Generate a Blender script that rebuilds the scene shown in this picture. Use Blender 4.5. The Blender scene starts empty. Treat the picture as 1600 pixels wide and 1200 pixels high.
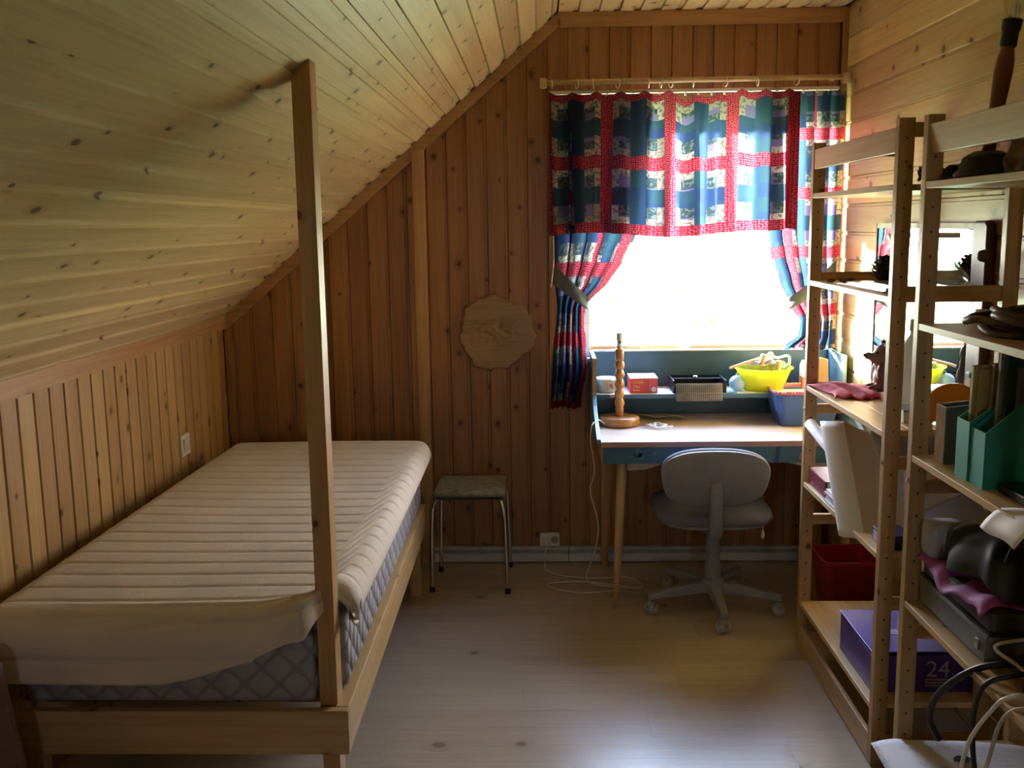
import bpy, bmesh, math, random
from mathutils import Vector, Matrix
random.seed(7)
S = bpy.context.scene
COL = S.collection

# ------------------------------------------------------------------ camera
cam_d = bpy.data.cameras.new('camera')
cam = bpy.data.objects.new('camera', cam_d); COL.objects.link(cam)
cam_d.sensor_fit = 'HORIZONTAL'; cam_d.sensor_width = 36.0
cam_d.lens = 36.0 * 1550.0 / 1600.0
cam_d.clip_start = 0.02; cam_d.clip_end = 300
def _n(v): return Vector(v).normalized()
_dy = _n((43, -250, 1550)); _dn = Vector((135, 9900, 1550)); _dn = (_dn - _dy * _dn.dot(_dy)).normalized()
_dz = -_dn; _dx = _dy.cross(_dz)
# rows: world axes in (right, down, forward) camera coordinates
_R = Matrix(((_dx.x, -_dx.y, -_dx.z), (_dy.x, -_dy.y, -_dy.z), (_dz.x, -_dz.y, -_dz.z)))
cam.matrix_world = Matrix.Translation((0, 0, 1.66)) @ _R.to_4x4()
S.camera = cam

# ------------------------------------------------------------------ world, sun, exposure
SKY = 17.0
w = bpy.data.worlds.new('sky'); S.world = w; w.use_nodes = True
nt = w.node_tree; nt.nodes.clear()
tc = nt.nodes.new('ShaderNodeTexCoord'); sx = nt.nodes.new('ShaderNodeSeparateXYZ')
nt.links.new(tc.outputs['Generated'], sx.inputs[0])
rp = nt.nodes.new('ShaderNodeValToRGB')
rp.color_ramp.elements[0].position = 0.0; rp.color_ramp.elements[0].color = (1.0, 0.98, 0.92, 1)
rp.color_ramp.elements[1].position = 0.75; rp.color_ramp.elements[1].color = (0.38, 0.58, 1.0, 1)
nt.links.new(sx.outputs['Z'], rp.inputs[0])
bg = nt.nodes.new('ShaderNodeBackground'); bg.inputs[1].default_value = SKY
nt.links.new(rp.outputs[0], bg.inputs[0])
wo = nt.nodes.new('ShaderNodeOutputWorld'); nt.links.new(bg.outputs[0], wo.inputs[0])

sun_d = bpy.data.lights.new('sun', 'SUN'); sun_d.energy = 60.0; sun_d.angle = math.radians(3.0); sun_d.color = (1.0, 0.93, 0.80)
sun = bpy.data.objects.new('sun', sun_d); COL.objects.link(sun)
_el, _az = math.radians(10), math.radians(54)
sun.rotation_euler = Vector((math.sin(_az) * math.cos(_el), -math.cos(_az) * math.cos(_el), -math.sin(_el))).to_track_quat('-Z', 'Y').to_euler()

S.view_settings.view_transform = 'Standard'; S.view_settings.look = 'None'
S.view_settings.gamma = 1.0; S.view_settings.use_curve_mapping = False
S.view_settings.exposure = 1.5
cy = S.cycles
cy.max_bounces = 14; cy.diffuse_bounces = 8; cy.glossy_bounces = 4; cy.transmission_bounces = 6; cy.transparent_max_bounces = 12
cy.caustics_reflective = False; cy.caustics_refractive = False; cy.sample_clamp_indirect = 8.0
cy.use_denoising = True

def portal(name, loc, rot, sx_, sy_):
    d = bpy.data.lights.new(name, 'AREA'); d.shape = 'RECTANGLE'; d.size = sx_; d.size_y = sy_
    d.cycles.is_portal = True
    o = bpy.data.objects.new(name, d); COL.objects.link(o); o.location = loc; o.rotation_euler = rot
portal('window_portal', (0.76, 4.93, 1.60), (math.radians(-90), 0, 0), 1.14, 1.16)
portal('rear_window_portal', (0.40, -2.53, 1.50), (math.radians(90), 0, 0), 0.4, 0.4)

# ------------------------------------------------------------------ mesh helpers
ORG = {}
class MB:
    def __init__(s): s.v = []; s.f = []; s.uv = {}; s.mi = []
    def add(s, vs, fs, uvs=None, m=0):
        b = len(s.v); s.v += [tuple(p) for p in vs]
        for k, f in enumerate(fs):
            s.f.append([b + i for i in f]); s.mi.append(m)
        if uvs:
            for i, u in enumerate(uvs): s.uv[b + i] = u
        return s
    def box(s, x0, x1, y0, y1, z0, z1, m=0):
        v = [(x, y, z) for x in (x0, x1) for y in (y0, y1) for z in (z0, z1)]
        return s.add(v, [(0, 1, 3, 2), (4, 6, 7, 5), (0, 4, 5, 1), (2, 3, 7, 6), (0, 2, 6, 4), (1, 5, 7, 3)], m=m)
    def hexa(s, p, m=0):            # 8 points: bottom ring 4, top ring 4
        return s.add(p, [(3, 2, 1, 0), (4, 5, 6, 7), (0, 1, 5, 4), (1, 2, 6, 5), (2, 3, 7, 6), (3, 0, 4, 7)], m=m)
    def prism(s, poly, d0, d1, axis='y', m=0):   # polygon in the two other axes, extruded along axis
        n = len(poly)
        def P(a, b, d):
            return {'x': (d, a, b), 'y': (a, d, b), 'z': (a, b, d)}[axis]
        vs = [P(a, b, d0) for a, b in poly] + [P(a, b, d1) for a, b in poly]
        fs = [tuple(range(n)), tuple(range(2 * n - 1, n - 1, -1))] + [(i, i + n, (i + 1) % n + n, (i + 1) % n) for i in range(n)]
        return s.add(vs, fs, m=m)
    def lathe(s, prof, c, seg=24, T=None, m=0):  # prof: (r, z)
        vs = []; fs = []
        for r, z in prof:
            for k in range(seg):
                a = 2 * math.pi * k / seg
                p = Vector((r * math.cos(a), r * math.sin(a), z))
                if T: p = T @ p
                vs.append((p.x + c[0], p.y + c[1], p.z + c[2]))
        for i in range(len(prof) - 1):
            for k in range(seg):
                fs.append((i * seg + k, i * seg + (k + 1) % seg, (i + 1) * seg + (k + 1) % seg, (i + 1) * seg + k))
        if prof[0][0] > 1e-5: fs.append(tuple(range(seg - 1, -1, -1)))
        if prof[-1][0] > 1e-5: fs.append(tuple((len(prof) - 1) * seg + k for k in range(seg)))
        return s.add(vs, fs, m=m)
    def tube(s, pts, r, seg=8, m=0, closed=False):
        pts = [Vector(p) for p in pts]; n = len(pts); vs = []; fs = []
        up = None
        for i in range(n):
            if closed: t = pts[(i + 1) % n] - pts[i - 1]
            else: t = pts[min(i + 1, n - 1)] - pts[max(i - 1, 0)]
            if t.length < 1e-9: t = Vector((0, 0, 1))
            t.normalize()
            if up is None:
                up = Vector((0, 0, 1)) if abs(t.z) < .9 else Vector((1, 0, 0))
            up = up - t * up.dot(t)
            if up.length < 1e-6: up = Vector((1, 0, 0)) - t * t.x
            up.normalize(); sd = t.cross(up)
            rr = r[i] if isinstance(r, (list, tuple)) else r
            for k in range(seg):
                a = 2 * math.pi * k / seg
                vs.append(pts[i] + up * (rr * math.cos(a)) + sd * (rr * math.sin(a)))
        for i in range(n if closed else n - 1):
            j = (i + 1) % n
            for k in range(seg):
                fs.append((i * seg + k, j * seg + k, j * seg + (k + 1) % seg, i * seg + (k + 1) % seg))
        if not closed: fs += [tuple(range(seg - 1, -1, -1)), tuple((n - 1) * seg + k for k in range(seg))][::1]
        return s.add(vs, fs, m=m)
    def grid(s, nu, nv, fn, uv=None, m=0):
        vs = []; us = []
        for j in range(nv + 1):
            for i in range(nu + 1):
                vs.append(fn(i / nu, j / nv)); us.append(uv(i / nu, j / nv) if uv else (i / nu, j / nv))
        fs = [(j * (nu + 1) + i, j * (nu + 1) + i + 1, (j + 1) * (nu + 1) + i + 1, (j + 1) * (nu + 1) + i) for j in range(nv) for i in range(nu)]
        return s.add(vs, fs, us, m=m)
    def ell(s, c, r, seg=16, rings=10, T=None, m=0):
        prof = [(math.sin(math.pi * i / rings), -math.cos(math.pi * i / rings)) for i in range(rings + 1)]
        M = Matrix.Diagonal((r[0], r[1], r[2]))
        if T: M = T.to_3x3() @ M
        return s.lathe([(max(a, 0.001), b) for a, b in prof], c, seg, M, m)

def spline(P, n=8):
    P = [Vector(p) for p in P]; out = []
    for i in range(len(P) - 1):
        a, b, c, d = P[max(i - 1, 0)], P[i], P[i + 1], P[min(i + 2, len(P) - 1)]
        for k in range(n):
            t = k / n
            out.append(0.5 * ((2 * b) + (c - a) * t + (2 * a - 5 * b + 4 * c - d) * t * t + (3 * b - a - 3 * c + d) * t ** 3))
    out.append(P[-1]); return out

def obj(name, mb, mat, parent=None, smooth=False, bevel=0, sub=0, solid=0, remesh=0):
    me = bpy.data.meshes.new(name)
    o0 = ORG.get(parent.name, Vector()) if parent else Vector()
    me.from_pydata([tuple(Vector(p) - o0) for p in mb.v], [], mb.f)
    mats = mat if isinstance(mat, (list, tuple)) else [mat]
    for m in mats: me.materials.append(m)
    me.polygons.foreach_set('material_index', mb.mi)
    if mb.uv:
        ul = me.uv_layers.new(name='cloth')
        for lp in me.loops: ul.data[lp.index].uv = mb.uv.get(lp.vertex_index, (0, 0))
    bm = bmesh.new(); bm.from_mesh(me); bmesh.ops.recalc_face_normals(bm, faces=bm.faces); bm.to_mesh(me); bm.free()
    if smooth: me.polygons.foreach_set('use_smooth', [True] * len(me.polygons))
    o = bpy.data.objects.new(name, me); COL.objects.link(o)
    if parent: o.parent = parent
    ORG[o.name] = o0.copy()
    if solid:
        m = o.modifiers.new('thickness', 'SOLIDIFY'); m.thickness = solid; m.offset = -1
    if bevel:
        m = o.modifiers.new('edges', 'BEVEL'); m.width = bevel; m.segments = 2; m.limit_method = 'ANGLE'; m.angle_limit = math.radians(40)
    if remesh:
        m = o.modifiers.new('skin', 'REMESH'); m.mode = 'VOXEL'; m.voxel_size = remesh; m.use_smooth_shade = True
        m2 = o.modifiers.new('smooth', 'SMOOTH'); m2.iterations = 6
    if sub:
        m = o.modifiers.new('sub', 'SUBSURF'); m.levels = sub; m.render_levels = sub
    return o
def tag(o, label, cat, group=None):
    o['label'] = label; o['category'] = cat
    if group: o['group'] = group
    return o
def thing(name, label, cat, loc=(0, 0, 0), group=None):
    o = bpy.data.objects.new(name, None); COL.objects.link(o); o.location = loc; o.empty_display_size = .05
    ORG[o.name] = Vector(loc); return tag(o, label, cat, group)
def struct(name, mb, mat, **k):
    o = obj(name, mb, mat, **k); o['kind'] = 'structure'; return o
def text(name, s, mat, T, size, parent, align='LEFT'):
    c = bpy.data.curves.new(name, 'FONT'); c.body = s; c.size = size; c.align_x = align; c.extrude = 0.0004
    t = bpy.data.objects.new(name, c); COL.objects.link(t)
    dg = bpy.context.evaluated_depsgraph_get()
    me = bpy.data.meshes.new_from_object(t.evaluated_get(dg)); bpy.data.objects.remove(t)
    o0 = ORG[parent.name]; me.transform(Matrix.Translation(-o0) @ T); me.materials.clear(); me.materials.append(mat)
    o = bpy.data.objects.new(name, me); COL.objects.link(o); o.parent = parent; ORG[o.name] = o0.copy(); return o
def frame(ex, ey, loc):
    ex = Vector(ex).normalized(); ey = Vector(ey).normalized(); ez = ex.cross(ey)
    M = Matrix((ex, ey, ez)).transposed().to_4x4(); M.translation = Vector(loc); return M

# ------------------------------------------------------------------ materials
def newmat(name):
    m = bpy.data.materials.new(name); m.use_nodes = True
    nt = m.node_tree; b = nt.nodes['Principled BSDF']; return m, nt, b
def nd(nt, typ, **k):
    n = nt.nodes.new('ShaderNode' + typ)
    for a, v in k.items():
        if a.startswith('i_'):
            key = a[2:]; key = int(key) if key.isdigit() else key
            if hasattr(v, 'is_linked') or isinstance(v, bpy.types.NodeSocket): nt.links.new(v, n.inputs[key])
            else: n.inputs[key].default_value = v
        else: setattr(n, a, v)
    return n
def math_(nt, op, a, b=None, clamp=False, c=None):
    k = dict(operation=op, use_clamp=clamp, i_0=a)
    if b is not None: k['i_1'] = b
    if c is not None: k['i_2'] = c
    return nd(nt, 'Math', **k).outputs[0]
def mixc(nt, f, a, b):
    n = nd(nt, 'Mix', data_type='RGBA')
    for key, v in ((0, f), (6, a), (7, b)):
        if isinstance(v, bpy.types.NodeSocket): nt.links.new(v, n.inputs[key])
        else: n.inputs[key].default_value = v if key == 0 else (tuple(v) + (1,) if len(v) == 3 else v)
    return n.outputs[2]
def smooth_(nt, v, lo, hi, a=0.0, b=1.0):
    return nd(nt, 'MapRange', interpolation_type='SMOOTHSTEP', i_0=v, i_1=lo, i_2=hi, i_3=a, i_4=b).outputs[0]

_pine = {}
def pine(axis, light, dark, knot=(0.10, 0.035, 0.012), rough=0.42, kscale=6.5, kden=0.3, key='', vary=.26):
    kk = (axis, light, dark, key)
    if kk in _pine: return _pine[kk]
    light = tuple(c * .84 for c in light); dark = tuple(c * .80 for c in dark)
    m, nt, b = newmat('pine_%s_%d' % (axis, len(_pine)))
    tc = nd(nt, 'TexCoord'); oi = nd(nt, 'ObjectInfo'); sp = nd(nt, 'SeparateXYZ', i_0=tc.outputs['Object'])
    ax = 'xyz'.index(axis); c1, c2 = [i for i in range(3) if i != ax]
    along = math_(nt, 'ADD', sp.outputs[ax], math_(nt, 'MULTIPLY', oi.outputs['Random'], 31.7))
    cr = math_(nt, 'ADD', math_(nt, 'ADD', sp.outputs[c1], sp.outputs[c2]), math_(nt, 'MULTIPLY', oi.outputs['Random'], 17.3))
    kv = nd(nt, 'CombineXYZ', i_0=cr, i_1=math_(nt, 'MULTIPLY', along, 0.8), i_2=0.0)
    vo = nd(nt, 'TexVoronoi', voronoi_dimensions='2D', feature='F1', i_Vector=kv.outputs[0], i_Scale=kscale)
    keep = math_(nt, 'GREATER_THAN', nd(nt, 'SeparateColor', i_0=vo.outputs['Color']).outputs[0], kden)
    size = math_(nt, 'MULTIPLY_ADD', nd(nt, 'SeparateColor', i_0=vo.outputs['Color']).outputs[1], 0.045, c=0.030)
    dist = math_(nt, 'DIVIDE', vo.outputs['Distance'], size)
    kmask = math_(nt, 'MULTIPLY', smooth_(nt, dist, 0.75, 1.35, 1.0, 0.0), keep)
    halo = math_(nt, 'MULTIPLY', smooth_(nt, dist, 0.9, 3.6, 1.0, 0.0), keep)
    # grain: streaks bent round the knots
    gv = nd(nt, 'CombineXYZ', i_0=math_(nt, 'ADD', math_(nt, 'MULTIPLY', cr, 70.0), math_(nt, 'MULTIPLY', halo, 2.0)), i_1=math_(nt, 'MULTIPLY', along, 2.2), i_2=0.0)
    n1 = nd(nt, 'TexNoise', i_Vector=gv.outputs[0], i_Scale=1.0, i_Detail=3.0)
    gv2 = nd(nt, 'CombineXYZ', i_0=math_(nt, 'ADD', math_(nt, 'MULTIPLY', cr, 14.0), halo), i_1=math_(nt, 'MULTIPLY', along, 0.9), i_2=5.0)
    n2 = nd(nt, 'TexNoise', i_Vector=gv2.outputs[0], i_Scale=1.0, i_Detail=2.0)
    g = math_(nt, 'ADD', math_(nt, 'MULTIPLY', smooth_(nt, n1.outputs[0], 0.35, 0.7), 0.55), math_(nt, 'MULTIPLY', smooth_(nt, n2.outputs[0], 0.4, 0.68), 0.5), clamp=True)
    col = mixc(nt, g, light, dark)
    col = mixc(nt, math_(nt, 'MULTIPLY', halo, 0.45), col, tuple(d * 0.75 for d in dark))
    col = mixc(nt, math_(nt, 'MULTIPLY', kmask, 0.92), col, knot)
    hs = nd(nt, 'HueSaturation', i_Color=col, i_Value=math_(nt, 'MULTIPLY_ADD', oi.outputs['Random'], vary, c=1 - vary / 2), i_Hue=math_(nt, 'MULTIPLY_ADD', oi.outputs['Random'], 0.012, c=0.494))
    nt.links.new(hs.outputs[0], b.inputs['Base Color']); b.inputs['Roughness'].default_value = rough
    bp = nd(nt, 'Bump', i_Strength=0.10, i_Distance=0.004, i_Height=n1.outputs[0]); nt.links.new(bp.outputs[0], b.inputs['Normal'])
    _pine[kk] = m; return m
def mat(name, col, rough=0.55, metal=0.0, var=0.10, scale=18.0, bump=0.0, trans=0.0, coat=0.0, col2=None, subs=0):
    m, nt, b = newmat(name)
    tc = nd(nt, 'TexCoord'); n = nd(nt, 'TexNoise', i_Vector=tc.outputs['Object'], i_Scale=scale, i_Detail=3.0)
    c2 = col2 or tuple(min(1, c * (1 - 2.2 * var)) for c in col)
    nt.links.new(mixc(nt, smooth_(nt, n.outputs[0], 0.35, 0.68), col, c2), b.inputs['Base Color'])
    b.inputs['Roughness'].default_value = rough; b.inputs['Metallic'].default_value = metal
    b.inputs['Transmission Weight'].default_value = trans; b.inputs['Coat Weight'].default_value = coat
    if bump:
        n2 = nd(nt, 'TexNoise', i_Vector=tc.outputs['Object'], i_Scale=scale * 14, i_Detail=2.0)
        nt.links.new(nd(nt, 'Bump', i_Strength=bump, i_Distance=0.003, i_Height=n2.outputs[0]).outputs[0], b.inputs['Normal'])
    if subs:   # thin translucent plastic or cloth
        tr = nd(nt, 'BsdfTranslucent', i_Color=tuple(col) + (1,)); mx = nd(nt, 'MixShader', i_0=subs)
        nt.links.new(b.outputs[0], mx.inputs[1]); nt.links.new(tr.outputs[0], mx.inputs[2])
        nt.links.new(mx.outputs[0], nt.nodes['Material Output'].inputs[0])
    return m
def glassy(name, tint=(1, 1, 1), refl=0.06, rough=0.0):
    m, nt, b = newmat(name); nt.nodes.remove(b)
    t = nd(nt, 'BsdfTransparent', i_Color=tint + (1,)); g = nd(nt, 'BsdfGlossy', i_Roughness=rough)
    fr = nd(nt, 'LayerWeight', i_Blend=0.25)
    f = math_(nt, 'MULTIPLY_ADD', fr.outputs['Facing'], 0.35, c=refl, clamp=True)
    mx = nd(nt, 'MixShader', i_0=f); nt.links.new(t.outputs[0], mx.inputs[1]); nt.links.new(g.outputs[0], mx.inputs[2])
    nt.links.new(mx.outputs[0], nt.nodes['Material Output'].inputs[0]); return m

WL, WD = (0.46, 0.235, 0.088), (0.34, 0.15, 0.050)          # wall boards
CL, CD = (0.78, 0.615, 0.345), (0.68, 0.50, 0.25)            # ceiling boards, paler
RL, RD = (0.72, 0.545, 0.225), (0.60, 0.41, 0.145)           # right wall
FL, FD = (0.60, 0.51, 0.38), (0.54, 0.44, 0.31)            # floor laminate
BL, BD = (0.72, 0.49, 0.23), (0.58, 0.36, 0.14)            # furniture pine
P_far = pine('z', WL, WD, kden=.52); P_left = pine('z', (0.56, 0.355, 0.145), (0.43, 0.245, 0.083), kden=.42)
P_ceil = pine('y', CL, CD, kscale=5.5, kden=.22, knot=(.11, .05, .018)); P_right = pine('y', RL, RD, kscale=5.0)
P_floor = pine('x', FL, FD, rough=0.30, kscale=3.6, kden=.72, knot=(.24, .15, .08), vary=.07)
P_fx, P_fy, P_fz = pine('x', BL, BD, kden=.55, key='f'), pine('y', BL, BD, kden=.55, key='f'), pine('z', BL, BD, kden=.6, key='f')
P_post = pine('z', (0.60, 0.36, 0.15), (0.46, 0.25, 0.09), kden=.55, key='post')
P_trim = {a: pine(a, (0.62, 0.37, 0.16), (0.46, 0.24, 0.085), kden=.8, key='trim') for a in 'xyz'}
P_shy, P_shz, P_shx = pine('y', (0.80, 0.58, 0.30), (0.66, 0.44, 0.19), kden=.7, key='sh'), pine('z', (0.58, 0.38, 0.18), (0.46, 0.28, 0.11), kden=.6, key='sh'), pine('x', (0.62, 0.38, 0.17), (0.48, 0.26, 0.09), kden=.75, key='sh')
M_back = mat('wood_backing', (0.10, 0.045, 0.018), .8)
M_white = mat('white_paint', (0.78, 0.78, 0.76), .45, var=.03)
M_plast = mat('white_plastic', (0.80, 0.78, 0.72), .35, var=.03)
M_black = mat('black_plastic', (0.012, 0.012, 0.013), .45)
M_dark = mat('dark_metal', (0.03, 0.032, 0.036), .4, metal=.6)
M_chrome = mat('chrome', (0.72, 0.72, 0.72), .16, metal=1.0, var=.03)
M_steel = mat('steel', (0.62, 0.62, 0.63), .30, metal=1.0, var=.08)
M_paper = mat('paper', (0.80, 0.80, 0.80), .7, var=.03)
M_glass = glassy('window_glass')
M_clear = glassy('clear_glass', (0.93, 0.97, 0.95), .10)

# ------------------------------------------------------------------ room shell
XL, XR, YF, YB, ZC = -1.536, 1.405, 4.75, -2.4, 2.61
SL = 0.849
def slope(x): return min(ZC, 1.724 + SL * (x + 0.95))
XK = (ZC - 1.724) / SL - 0.95
WX0, WX1, WZ0, WZ1 = 0.19, 1.33, 1.02, 2.18
TH = 0.012         # board thickness proud of the backing

far = struct('wall_far', MB().box(XL - .2, WX0, YF + .014, YF + .17, -.1, 2.9).box(WX1, XR + .2, YF + .014, YF + .17, -.1, 2.9)
             .box(WX0, WX1, YF + .014, YF + .17, -.1, WZ0).box(WX0, WX1, YF + .014, YF + .17, WZ1, 2.9), M_back)
left = struct('wall_left', MB().box(XL - .2, XL - .014, YB - .2, YF + .1, -.1, 1.5), M_back)
right = struct('wall_right', MB().box(XR + .014, XR + .2, YB - .2, YF + .1, -.1, 2.9), M_back)
RX0, RX1, RZ0, RZ1 = 0.20, 0.60, 1.30, 1.70
back = struct('wall_back', MB().box(XL - .2, RX0, YB - .15, YB, -.1, 2.9).box(RX1, XR + .2, YB - .15, YB, -.1, 2.9)
              .box(RX0, RX1, YB - .15, YB, -.1, RZ0).box(RX0, RX1, YB - .15, YB, RZ1, 2.9), pine('z', WL, WD, key='b'))
ceil = struct('ceiling', MB().box(XK - .3, XR + .2, YB - .2, YF + .2, ZC + .016, ZC + .16), M_back)
_u = Vector((1, 0, SL)).normalized(); _nv = Vector((SL, 0, -1)).normalized()   # up the slope, into the room
p0 = Vector((XL - .15, 0, 1.724 + SL * (XL - .15 + .95))) - _nv * .016; p1 = Vector((XK + .03, 0, 1.724 + SL * (XK + .03 + .95))) - _nv * .016
slope_o = struct('ceiling_slope', MB().prism([(p0.x, p0.z), (p1.x, p1.z), ((p1 - _nv * .15).x, (p1 - _nv * .15).z), ((p0 - _nv * .15).x, (p0 - _nv * .15).z)], YB - .2, YF + .2, 'y'), M_back)
floor = struct('floor', MB().box(XL - .2, XR + .2, YB - .2, YF + .2, -.12, -.006), M_back)

def board(parent, o, L, W, N, a0, a1, l0, l1, mt, lip=.018, lipd=.0045, gap=.002, t=.014, ch=.0025, l0b=None, l1b=None, name='board'):
    """a board: from a0 to a1 along W, from l0 to l1 along L; face on the plane through o, thickness behind; recessed lip on the a1 side"""
    o, L, W, N = Vector(o), Vector(L), Vector(W), Vector(N)
    l0b = l0 if l0b is None else l0b; l1b = l1 if l1b is None else l1b
    prof = [(a0, -t), (a0, -ch * 2), (a0 + ch, 0), (a1 - lip - ch, 0), (a1 - lip, -lipd), (a1 - gap, -lipd), (a1 - gap, -t)]
    n = len(prof); vs = []
    for e in (0, 1):
        for a, d in prof:
            k = (a - a0) / (a1 - a0); l = (l0 + (l0b - l0) * k) if e == 0 else (l1 + (l1b - l1) * k)
            vs.append(o + W * a + N * d + L * l)
    fs = [tuple(range(n)), tuple(range(2 * n - 1, n - 1, -1))] + [(i, (i + 1) % n, (i + 1) % n + n, i + n) for i in range(n)]
    return obj(name, MB().add(vs, fs), mt, parent)

# far wall: upright boards, split round the window
pitch = .0955; x = -0.436 - 12 * pitch
while x < XR:
    a, b = max(x, XL), min(x + pitch, XR)
    if b - a > .03:
        segs = [(0.0, None)]
        if b > WX0 and a < WX1: segs = [(0.0, WZ0 - .005), (WZ1 + .005, None)]
        for z0, z1 in segs:
            za, zb = (slope(a) + .01, slope(b) + .01) if z1 is None else (z1, z1)
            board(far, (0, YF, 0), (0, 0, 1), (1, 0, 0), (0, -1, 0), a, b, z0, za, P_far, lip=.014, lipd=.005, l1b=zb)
    x += pitch
# left knee wall
y = 2.825 - 14 * .0965
while y < YF - .02:
    board(left, (XL, 0, 0), (0, 0, 1), (0, 1, 0), (1, 0, 0), y, min(y + .0965, YF), 0, 1.235, P_left, lip=.008, lipd=.006, gap=.003)
    y += .0965
struct('trim_1', MB().box(XL - .02, XL - .012, YB, 2.825 - 14 * .0965, 0, 1.3), P_left)
# right wall: level boards
z = 2.253 - 18 * .1235 - .03
while z < ZC:
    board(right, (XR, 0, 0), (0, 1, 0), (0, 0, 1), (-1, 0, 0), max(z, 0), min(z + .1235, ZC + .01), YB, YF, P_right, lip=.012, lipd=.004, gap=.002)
    z += .1235
# sloping ceiling and flat ceiling
o_s = Vector((-.95, 0, 1.724)); s0 = -0.59 / _u.x; s1 = (XK + .95) / _u.x
s = 0.495 - 14 * .0932
while s < s1 - .005:
    a, b = max(s, s0), min(s + .0932, s1)
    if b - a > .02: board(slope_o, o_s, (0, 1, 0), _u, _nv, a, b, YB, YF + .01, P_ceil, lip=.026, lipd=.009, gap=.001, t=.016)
    s += .0932
x = XK
while x < XR - .01:
    board(ceil, (0, 0, ZC), (0, 1, 0), (1, 0, 0), (0, 0, -1), x, min(x + .0932, XR), YB, YF + .01, P_ceil, lip=.026, lipd=.009, gap=.001, t=.016)
    x += .0932
# floor planks across the room
y = YF; k = 0
while y > 0.4:
    off = (0.43 * k) % 1.0 - .2
    cuts = [XL] + [c for c in (XL + .35 + off, XL + 1.65 + off) if XL + .15 < c < XR - .15] + [XR]
    for c0, c1 in zip(cuts, cuts[1:]):
        obj('plank', MB().box(c0, c1 - .0006, y - .1914, y, -.012, 0), P_floor, floor)
    y -= .192; k += 1
obj('plank', MB().box(XL, XR, YB, y, -.012, 0), P_floor, floor)

# trims
tw = .052
d = _u * 1; q = Vector((XL, 0, slope(XL))); e = Vector((XK, 0, ZC))
dn = _nv
struct('trim_2', MB().prism([(q.x, q.z), (e.x, e.z), (e.x + dn.x * tw * .35, e.z - tw), (q.x + dn.x * tw, q.z + dn.z * tw)], YF - .022, YF + .002, 'y'), P_trim['x'])
struct('trim_3', MB().box(XK, XR, YF - .022, YF + .002, ZC - tw - .012, ZC), P_trim['x'])
struct('trim_4', MB().box(-.596, -.538, YF - .026, YF + .002, 0, slope(-.596) - .02), P_trim['z'], bevel=.003)
struct('trim_5', MB().prism([(XL, 1.183), (XL + .022, 1.183), (XL + .022, slope(XL + .022)), (XL, slope(XL))], YB, YF, 'y'), P_trim['y'])
struct('trim_6', MB().box(XR - .02, XR, YF - .03, YF, 2.0, ZC), P_trim['z'])
# white cable trunking along the far wall
bb = struct('baseboard_far', MB().box(-.535, XR, YF - .03, YF, .006, .047), mat('trunking_white', (.62, .68, .74), .4, var=.03), bevel=.002)
obj('upper_channel', MB().box(-.535, XR, YF - .02, YF, .047, .066), mat('trunking_grey', (.36, .39, .42), .4), bb, bevel=.001)
obj('upper_lip', MB().box(-.535, XR, YF - .028, YF, .066, .080), mat('trunking_lip', (.55, .60, .64), .4), bb, bevel=.002)
obj('joint', MB().box(.128, .131, YF - .0305, YF, .006, .08), M_dark, bb)
struct('baseboard_left', MB().box(XL, XL + .014, YB, YF, 0, .06), P_trim['y'], bevel=.003)

# window in the far wall
win = struct('window_1', MB().box(WX0, WX0 + .05, YF + .06, YF + .13, WZ0, WZ1).box(WX1 - .05, WX1, YF + .06, YF + .13, WZ0, WZ1)
             .box(WX0 + .05, WX1 - .05, YF + .06, YF + .13, WZ1 - .05, WZ1), M_white)
obj('reveal', MB().box(WX0 - .012, WX0, YF - .004, YF + .17, WZ0, WZ1).box(WX1, WX1 + .012, YF - .004, YF + .17, WZ0, WZ1)
    .box(WX0 - .012, WX1 + .012, YF - .004, YF + .17, WZ1, WZ1 + .012), M_white, win)
obj('window_sill', MB().box(WX0 - .02, WX1 + .02, YF - .02, YF + .17, WZ0 - .02, WZ0), M_white, win, bevel=.003)
P_sash = pine('x', (.78, .42, .16), (.66, .32, .10), kden=.9, key='sash')
obj('sash_rail', MB().box(WX0 + .05, .675, YF + .07, YF + .12, WZ0, 1.068), P_sash, win, bevel=.002)
obj('sash_rail', MB().box(.725, WX1 - .05, YF + .07, YF + .12, WZ0, 1.068), P_sash, win, bevel=.002)
obj('sash_joint', MB().box(.675, .725, YF + .075, YF + .115, WZ0, 1.062), M_white, win)
obj('pane', MB().box(WX0 + .05, WX1 - .05, YF + .095, YF + .099, 1.068, WZ1 - .05), M_glass, win)
win2 = struct('window_2', MB().box(RX0, RX0 + .05, YB - .12, YB - .04, RZ0, RZ1).box(RX1 - .05, RX1, YB - .12, YB - .04, RZ0, RZ1)
              .box(RX0 + .05, RX1 - .05, YB - .12, YB - .04, RZ0, RZ0 + .05).box(RX0 + .05, RX1 - .05, YB - .12, YB - .04, RZ1 - .05, RZ1), M_white)
obj('pane', MB().box(RX0 + .05, RX1 - .05, YB - .09, YB - .086, RZ0 + .05, RZ1 - .05), M_glass, win2)

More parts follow.
